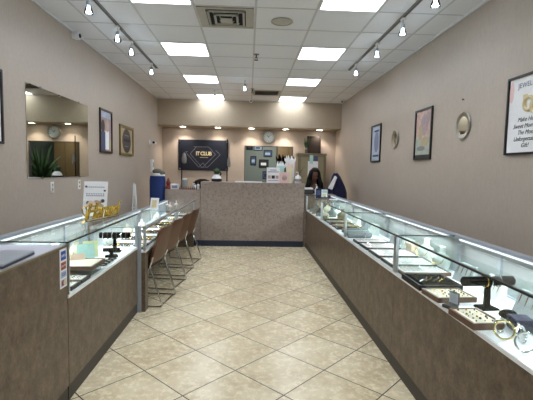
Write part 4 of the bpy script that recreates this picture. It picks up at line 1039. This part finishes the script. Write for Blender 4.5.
# blue container on the left
o = thing('blue_container', 'tall royal blue fabric container heaped with grey and white cloth', 'container', (-1.685, 7.58, 0))
rs = []
for z, a in ((0, .125), (.03, .135), (.6, .138), (1.2, .14), (1.285, .13)):
    rs.append([(a * math.copysign(abs(math.cos(t_)) ** .6, math.cos(t_)), .8 * a * math.copysign(abs(math.sin(t_)) ** .6, math.sin(t_)), z) for t_ in [2 * PI * k / 24 for k in range(24)]])
MB().rings(rs).build('body', M['blue'], o, smooth=True)
m = MB(); m.sph((0, 0, 1.30), .10, 14, 8, (1.0, .8, .5)); m.sph((.09, 0, 1.30), .05, 12, 8, (1, 1, .8)); m.build('white_cloth', M['paper'], o, smooth=True, label='white cloth')
m = MB(); m.sph((.0, 0, 1.37), .075, 14, 8, (1.3, .9, .7)); m.sph((.08, 0, 1.34), .06, 12, 8, (1, 1, .8)); m.build('grey_cloth', plain('sage grey cloth', (112, 112, 96), .9), o, smooth=True, label='grey cloth')
o = thing('red_brown_box', 'small red brown ornament on the left end of lower counter', 'ornament', (-1.49, 7.60, LT)); MB().lathe([(.05, 0), (.055, .03), (.03, .07), (.045, .12), (.02, .17)], n=16).build('body', M['red'], o, smooth=True); MB().sph((0, 0, .18), .022).build('knob', M['brown'], o)
o = thing('folding_easel', 'white folding easel leg beside the blue container', 'easel', (-1.93, 7.0, 0))
for a, b in (((-.08, -.02, 0), (-.03, 0, 1.17)), ((.07, -.02, 0), (-.01, 0, 1.15)), ((-.02, .12, 0), (-.02, .01, 1.12))): MB().tube([a, b], .012, 8).build('leg', M['white'], o)
MB().tube([(-.06, -.03, .75), (.03, -.03, .75)], .01, 6).build('ledge', M['white'], o)

# right desk things
DT = .992
o = thing('card_printer', 'white topped grey card terminal at left end of the desk', 'terminal', (1.155, 7.66, DT))
B(-.08, .08, -.07, .07, 0, .09).build('body', M['dgrey'], o, bevel=.008); B(-.078, .078, -.07, .07, .0905, .125).build('top_cover', M['paper'], o, bevel=.006)
o = thing('hand_sanitizer', 'small white bottle on the desk before the woman', 'bottle', (1.30, 7.60, DT)); MB().lathe([(.033, 0), (.035, .10), (.015, .13), (.014, .16)], n=18).build('body', M['white'], o, smooth=True); MB().tube([(0, 0, .155), (0, 0, .19), (-.03, 0, .19)], .007, 6).build('pump', M['white'], o)
o = thing('brochure_holder', 'blue and yellow brochure display on the far right case', 'brochure holder', (1.235, 6.62, ZT + .001))
B(-.11, .09, 0, .03, 0, .16).build('backing', M['blue_dark'], o, bevel=.003)
m = MB(); rect(m, -.02, .08, .02, .145, -.0012, 0); rect(m, -.005, .06, .03, .07, -.002, 1); rect(m, -.005, .07, .09, .13, -.002, 2); rect(m, -.10, -.035, .05, .13, -.0012, 3); m.build('leaflets', [M['paper'], M['yellow'], M['teal'], M['photo_blue']], o)
o = thing('sunglasses', 'dark framed glasses lying before the brochure display', 'glasses', (1.27, 6.42, ZT + .001), .3)
for x in (-.035, .035): MB().torus((x, 0, .022), .022, .004, Matrix.Rotation(PI / 2, 3, 'X'), 18, 6).build('rim', M['kick_navy'], o); MB().tube([(x * 1.7, 0, .024), (x * 1.6, .12, .010)], .003, 6).build('temple', M['black'], o)
MB().tube([(-.014, 0, .026), (.014, 0, .026)], .003, 6).build('bridge', M['black'], o)
q = tag(B(-.06, .06, -.04, .04, 0, .004).build('paper_slip', M['paper'], None, loc=(1.32, 6.52, ZT + .007)), 'white paper slip beside the dark framed glasses', 'paper')
q.location = (1.36, 6.35, ZT + .001)

# cabinet behind the woman
o = thing('display_cabinet', 'olive grey wooden display cabinet with taped papers behind the woman', 'cabinet', (1.485, 9.62, 0))
m = MB(); w, d, h = .33, .2, 1.845
m.box(-w, -w + .03, -d, d, 0, h); m.box(w - .03, w, -d, d, 0, h); m.box(-w + .03, w - .03, d - .02, d, 0, h); m.box(-w + .03, w - .03, -d, d - .02, 0, .08); m.box(-w - .015, w + .015, -d - .015, d, h - .05, h)
m.build('carcass', M['cab_wood'], o)
for z in (.5, .9, 1.3): B(-w + .03, w - .03, -d + .04, d - .02, z, z + .012).build('shelf', M['cab_wood'], o)
for s in (-1, 1):
    x0, x1 = (-w + .032, -.003) if s < 0 else (.003, w - .032)
    f = MB()
    for q_ in ((x0, x1, .085, .12), (x0, x1, h - .09, h - .055), (x0, x0 + .03, .12, h - .09), (x1 - .03, x1, .12, h - .09)): f.box(q_[0], q_[1], -d - .012, -d + .008, q_[2], q_[3])
    dr = f.build('door', M['cab_wood'], o); B(x0 + .03, x1 - .03, -d - .003, -d + .001, .12, h - .09).build('glass', plain('frosted olive panel', (150, 142, 116), .25), dr); MB().sph((x1 - .015 if s < 0 else x0 + .015, -d - .02, 1.0), .01).build('knob', M['chrome'], dr)
m = MB(); rect(m, -.10, .14, 1.30, 1.66, -d - .0155, 0); rect(m, -.03, .0, 1.66, 1.76, -d - .0155, 1); rect(m, -.06, .02, 1.60, 1.80, -d - .0165, 2); rect(m, .04, .13, 1.66, 1.78, -d - .0165, 3)
m.build('taped_paper', [M['paper'], M['ink'], M['teal'], M['photo_blue']], o)
o = thing('framed_picture', 'dark framed picture leaning on top of the display cabinet', 'picture', (1.56, 9.66, 1.846))
m = MB(); m.hull8([(-.165, -.02, 0), (.165, -.02, 0), (.165, 0, 0), (-.165, 0, 0), (-.165, .06, .42), (.165, .06, .42), (.165, .08, .42), (-.165, .08, .42)]); m.build('frame', M['frame_black'], o)
m = MB(); m.hull8([(-.14, -.0185, .02), (.14, -.0185, .02), (.14, -.0165, .02), (-.14, -.0165, .02), (-.14, .0525, .40), (.14, .0525, .40), (.14, .0545, .40), (-.14, .0545, .40)]); m.build('print', M['office_dark'], o)
o = thing('leaf_sprig', 'small leafy sprig on the cabinet left of the dark picture', 'plant', (1.36, 9.6, 1.846))
MB().lathe([(.025, 0), (.03, .08), (.02, .10)], n=12).build('vase', M['dgrey'], o, smooth=True)
m = MB(); random.seed(2)
for k in range(12): a = random.uniform(-.06, .08); z = random.uniform(.16, .40); m.tube([(0, 0, .1), (a * .5, 0, z * .7), (a, random.uniform(-.02, .02), z)], [.003, .014, .003], 5)
m.build('leaves', M['leaf'], o)

# blue coat on the chair at right
o = thing('draped_coat', 'blue coat heaped over a chair back against the right wall', 'coat', (1.84, 8.04, 0))
rs = []; random.seed(14)
for z, a, b in ((.50, .18, .15), (.8, .20, .16), (1.02, .19, .15), (1.14, .16, .13), (1.24, .12, .11), (1.34, .08, .08), (1.40, .04, .05)):
    rs.append([(-.10 * (z - .5) + a * math.cos(t_) * (1 + .07 * math.sin(5 * t_ + z * 7)), b * math.sin(t_) * (1 + .07 * math.cos(6 * t_)), z) for t_ in [2 * PI * k / 28 for k in range(28)]])
MB().rings(rs).build('body', M['blue_dark'], o, smooth=True)
m = MB(); m.hull8([(-.27, -.21, 1.10), (-.19, -.21, 1.07), (-.19, -.15, 1.07), (-.27, -.15, 1.10), (-.13, -.16, 1.35), (-.09, -.16, 1.32), (-.09, -.10, 1.32), (-.13, -.10, 1.35)]); m.build('white_sleeve', M['paper'], o, bevel=.006, label='white slanted sleeve')
o = thing('support_stool', 'stool carrying the blue coat against the right wall', 'stool', (1.84, 8.04, 0))
B(-.18, .18, -.15, .15, .46, .499).build('seat', M['black'], o, bevel=.01)
for x in (-.15, .15):
    for y in (-.12, .12): MB().tube([(x * 1.1, y * 1.1, 0), (x, y, .46)], .012, 8).build('leg', M['chrome'], o)

# ------------------------------------------------------------------ seated woman
def skin_mesh(verts, edges, radii, sub=2):
    me = bpy.data.meshes.new('sk'); me.from_pydata([Vector(v) for v in verts], edges, [])
    ob = bpy.data.objects.new('sk', me); COL.objects.link(ob)
    ob.modifiers.new('s', 'SKIN'); sd = me.skin_vertices[0].data
    for i, r in enumerate(radii): sd[i].radius = (r, r) if not isinstance(r, tuple) else r
    sd[0].use_root = True
    md = ob.modifiers.new('u', 'SUBSURF'); md.levels = sub; md.render_levels = sub
    dg = bpy.context.evaluated_depsgraph_get(); dg.update(); out = bpy.data.meshes.new_from_object(ob.evaluated_get(dg)); bpy.data.objects.remove(ob); return out
def merge_remesh(meshes, voxel, name, mt, parent):
    bm = bmesh.new()
    for q in meshes: bm.from_mesh(q)
    me = bpy.data.meshes.new(name); bm.to_mesh(me); bm.free()
    ob = bpy.data.objects.new('rm', me); COL.objects.link(ob)
    md = ob.modifiers.new('r', 'REMESH'); md.mode = 'VOXEL'; md.voxel_size = voxel; md.use_smooth_shade = True
    ms = ob.modifiers.new('m', 'SMOOTH'); ms.iterations = 2; ms.factor = .5
    dg = bpy.context.evaluated_depsgraph_get(); dg.update(); out = bpy.data.meshes.new_from_object(ob.evaluated_get(dg)); bpy.data.objects.remove(ob)
    out.materials.clear(); out.materials.append(mt)
    for p in out.polygons: p.use_smooth = True
    o = bpy.data.objects.new(name, out); COL.objects.link(o); o.parent = parent; return o
def tmp(mb):
    bmesh.ops.recalc_face_normals(mb.bm, faces=mb.bm.faces[:]); me = bpy.data.meshes.new('t'); mb.bm.to_mesh(me); mb.bm.free(); return me
W = thing('person', 'seated woman with long black hair and dark jacket looking down behind desk', 'person', (1.34, 8.28, 0))
PEL = .60
body_v = [(0, 0, PEL), (0, -.02, PEL + .16), (0, -.05, PEL + .33), (0, -.07, PEL + .47), (0, -.09, PEL + .55),      # 0-4 spine..neck base
          (0, -.12, PEL + .62),                                                                                       # 5 neck top
          (-.15, -.07, PEL + .45), (-.22, -.10, PEL + .22), (-.13, -.33, PEL + .42),                                # 6-8 left shoulder, elbow, wrist
          (.15, -.07, PEL + .45), (.22, -.10, PEL + .22), (.02, -.31, PEL + .43),                                   # 9-11
          (-.10, -.04, PEL - .02), (-.13, -.38, PEL - .02), (-.13, -.36, .08), (-.13, -.47, .035),                 # 12-15 leg
          (.10, -.04, PEL - .02), (.13, -.38, PEL - .02), (.13, -.36, .08), (.13, -.47, .035)]
body_e = [(0, 1), (1, 2), (2, 3), (3, 4), (4, 5), (3, 6), (6, 7), (7, 8), (3, 9), (9, 10), (10, 11), (0, 12), (12, 13), (13, 14), (14, 15), (0, 16), (16, 17), (17, 18), (18, 19)]
body_r = [(.14, .11), (.12, .09), (.13, .095), (.10, .075), .055, .048, .055, .042, .026, .055, .042, .026, .085, .062, .038, .03, .085, .062, .038, .03]
sk = skin_mesh(body_v, body_e, body_r)
hc = Vector((0, -.165, PEL + .755)); tilt = Matrix.Rotation(math.radians(28), 3, 'X')   # head bows forward
def H3(x, y, z): return hc + tilt @ Vector((x, y, z))
def hs(c, r, s):
    m = MB(); m.sph((0, 0, 0), r, 20, 14, s); 
    for v in m.bm.verts: v.co = hc + tilt @ (v.co + Vector(c))
    return tmp(m)
parts = [sk, hs((0, .01, .03), .095, (.80, 1.0, .98)), hs((0, -.025, -.03), .075, (.80, .85, 1.05)), hs((0, -.055, -.085), .032, (1, .8, .7)), hs((0, -.095, -.015), .016, (.75, 1.1, 1.3)), hs((0, -.088, .012), .012, (.6, .9, 2.0)),
         hs((-.076, .01, -.01), .022, (.4, .8, 1.3)), hs((.076, .01, -.01), .022, (.4, .8, 1.3)), hs((0, -.083, -.055), .014, (1.6, .7, .8)), hs((-.035, -.07, -.03), .022, (1, .7, .8)), hs((.035, -.07, -.03), .022, (1, .7, .8))]
m = MB(); m.tube([hc + tilt @ Vector((0, .02, -.06)), Vector(body_v[4])], [.05, .055], 14); parts.append(tmp(m))
for sgn, wr in ((-1, Vector(body_v[8])), (1, Vector(body_v[11]))):
    d_ = Vector((.25 * -sgn, -.75, .35)).normalized() if sgn < 0 else Vector((-.35, -.75, .30)).normalized()
    side = d_.cross(Vector((0, 0, 1))).normalized(); up = side.cross(d_)
    pm = wr + d_ * .05
    m = MB(); m.sph((0, 0, 0), .04, 14, 8, (.95, 1.15, .42))
    mt_ = Matrix((side, d_, up)).transposed()
    for v in m.bm.verts: v.co = pm + mt_ @ v.co
    parts.append(tmp(m))
    for k, L_ in enumerate((.062, .072, .067, .052)):
        b_ = pm + side * (-.027 + .018 * k) + d_ * .035
        m = MB(); m.tube([b_ - d_ * .015, b_ + d_ * L_ * .45, b_ + d_ * L_ * .8 - up * .012, b_ + d_ * L_ * .95 - up * .028], [.0095, .009, .008, .006], 8); parts.append(tmp(m))
    s_ = sgn if True else 1
    b_ = pm - side * .03 * (1 if sgn > 0 else -1) - d_ * .01
    m = MB(); m.tube([b_, b_ - side * .025 * (1 if sgn > 0 else -1) + d_ * .025, b_ - side * .02 * (1 if sgn > 0 else -1) + d_ * .055 - up * .01], [.012, .010, .007], 8); parts.append(tmp(m))
merge_remesh(parts, .0055, 'body', M['skin'], W)
jv = body_v[:4] + [(0, -.085, PEL + .50)] + body_v[6:8] + [tuple(Vector(body_v[7]).lerp(Vector(body_v[8]), .92))] + body_v[9:11] + [tuple(Vector(body_v[10]).lerp(Vector(body_v[11]), .92))]
je = [(0, 1), (1, 2), (2, 3), (3, 4), (3, 5), (5, 6), (6, 7), (3, 8), (8, 9), (9, 10)]
jr = [(.165, .135), (.145, .115), (.155, .12), (.13, .10), .075, .075, .06, .042, .075, .06, .042]
merge_remesh([skin_mesh(jv, je, jr)], .009, 'jacket', M['jacket'], W)
tv = [(0, 0, PEL + .02)] + body_v[12:15] + body_v[16:19]; te = [(0, 1), (1, 2), (2, 3), (0, 4), (4, 5), (5, 6)]
merge_remesh([skin_mesh(tv, te, [(.16, .13), .10, .078, .055, .10, .078, .055])], .01, 'trousers', M['dgrey'], W)
for s in (-1, 1):
    m = MB(); m.sph((s * .13, -.45, .035), .05, 14, 8, (.85, 1.9, .68)); m.build('shoe', M['black'], W, smooth=True)
# face details
def hb(c, r, s, name, mt):
    m = MB(); m.sph((0, 0, 0), r, 14, 8, s)
    for v in m.bm.verts: v.co = hc + tilt @ (v.co + Vector(c))
    return m.build(name, mt, W, smooth=True)
for s in (-1, 1): hb((s * .031, -.082, .004), .010, (1.3, .5, .55), 'eye', M['eye']); hb((s * .031, -.086, .022), .012, (1.4, .3, .25), 'eyebrow', M['hair'])
hb((0, -.092, -.058), .012, (1.6, .45, .45), 'lips', M['lips'])
# hair: cap plus falling locks
hp = []
m = MB(); m.sph((0, 0, 0), .105, 20, 14, (.86, 1.0, .98))
bad = [v for v in m.bm.verts if v.co.y < -.045 and v.co.z < .045]
bmesh.ops.delete(m.bm, geom=bad, context='VERTS')
for v in m.bm.verts: v.co = hc + tilt @ (v.co + Vector((0, .018, .038)))
hp.append(m)
random.seed(31)
for k in range(110):
    a = random.uniform(-.78, PI + .78); ca, sa = math.cos(a), math.sin(a)     # a=0 right, pi/2 back, pi left
    st0 = hc + tilt @ Vector((.05 * ca, .02 + .05 * sa, .125))
    mid = hc + tilt @ Vector((.092 * ca, .025 + .10 * sa, .05))
    low = Vector((hc.x + (.115 + random.uniform(-.01, .02)) * ca, hc.y + .04 + .09 * sa, hc.z - .10))
    L_ = random.uniform(.22, .34)
    sh = Vector((hc.x + (.15 + random.uniform(-.02, .02)) * ca, hc.y + .05 + .12 * sa - (.05 if sa < .3 else 0), hc.z - L_ * .75))
    end = sh + Vector((random.uniform(-.02, .02), -.015, -L_ * .35))
    m.tube([st0, mid, low, sh, end], [.012, .02, .022, .019, .004], 6)
m.build('hair', M['hair'], W, smooth=True)
o = thing('work_stool', 'dark stool under the seated woman', 'stool', (1.34, 8.30, 0))
MB().lathe([(.19, .42), (.2, .45), (.18, .475)], n=24).build('seat', M['black'], o, smooth=True)
MB().lathe([(.025, .04), (.025, .42)], n=12).build('column', M['chrome'], o)
for k in range(5):
    a = 2 * PI * k / 5 + .3; MB().tube([(0, 0, .05), (.22 * math.cos(a), .22 * math.sin(a), .02)], [.018, .015], 8).build('leg', M['black'], o)

# ------------------------------------------------------------------ light, world, camera
L = bpy.data.lights.new('office_lamp', 'AREA'); L.size = .6; L.energy = 22; L.color = (1, .97, .92)
q = bpy.data.objects.new('office_lamp', L); COL.objects.link(q); q.location = (.6, 11.3, 2.66)
wd = bpy.data.worlds.new('world'); SC.world = wd; wd.use_nodes = True
wd.node_tree.nodes['Background'].inputs[0].default_value = (.6, .65, .7, 1); wd.node_tree.nodes['Background'].inputs[1].default_value = .3
cd = bpy.data.cameras.new('camera'); cam = bpy.data.objects.new('camera', cd); COL.objects.link(cam)
f, pi_, ya, ro = 402.826597, .0761864104, .0461067738, .0205699969
fw = Vector((math.sin(ya) * math.cos(pi_), math.cos(ya) * math.cos(pi_), -math.sin(pi_)))
r = Vector((math.cos(ya), -math.sin(ya), 0)); u = r.cross(fw)
r2 = r * math.cos(ro) + u * math.sin(ro); u2 = -r * math.sin(ro) + u * math.cos(ro)
mt = Matrix((r2, u2, -fw)).transposed().to_4x4(); mt.translation = Vector((0, 0, 1.45094)); cam.matrix_world = mt
cd.sensor_fit = 'HORIZONTAL'; cd.sensor_width = 36; cd.lens = f / 533 * 36; cd.clip_start = .05; cd.clip_end = 60
SC.camera = cam
SC.view_settings.view_transform = 'Standard'; SC.view_settings.look = 'None'; SC.view_settings.gamma = 1; SC.view_settings.use_curve_mapping = False
SC.view_settings.exposure = 1.2
SC.cycles.use_denoising = True
SC.cycles.max_bounces = 10; SC.cycles.transparent_max_bounces = 24; SC.cycles.sample_clamp_indirect = 6
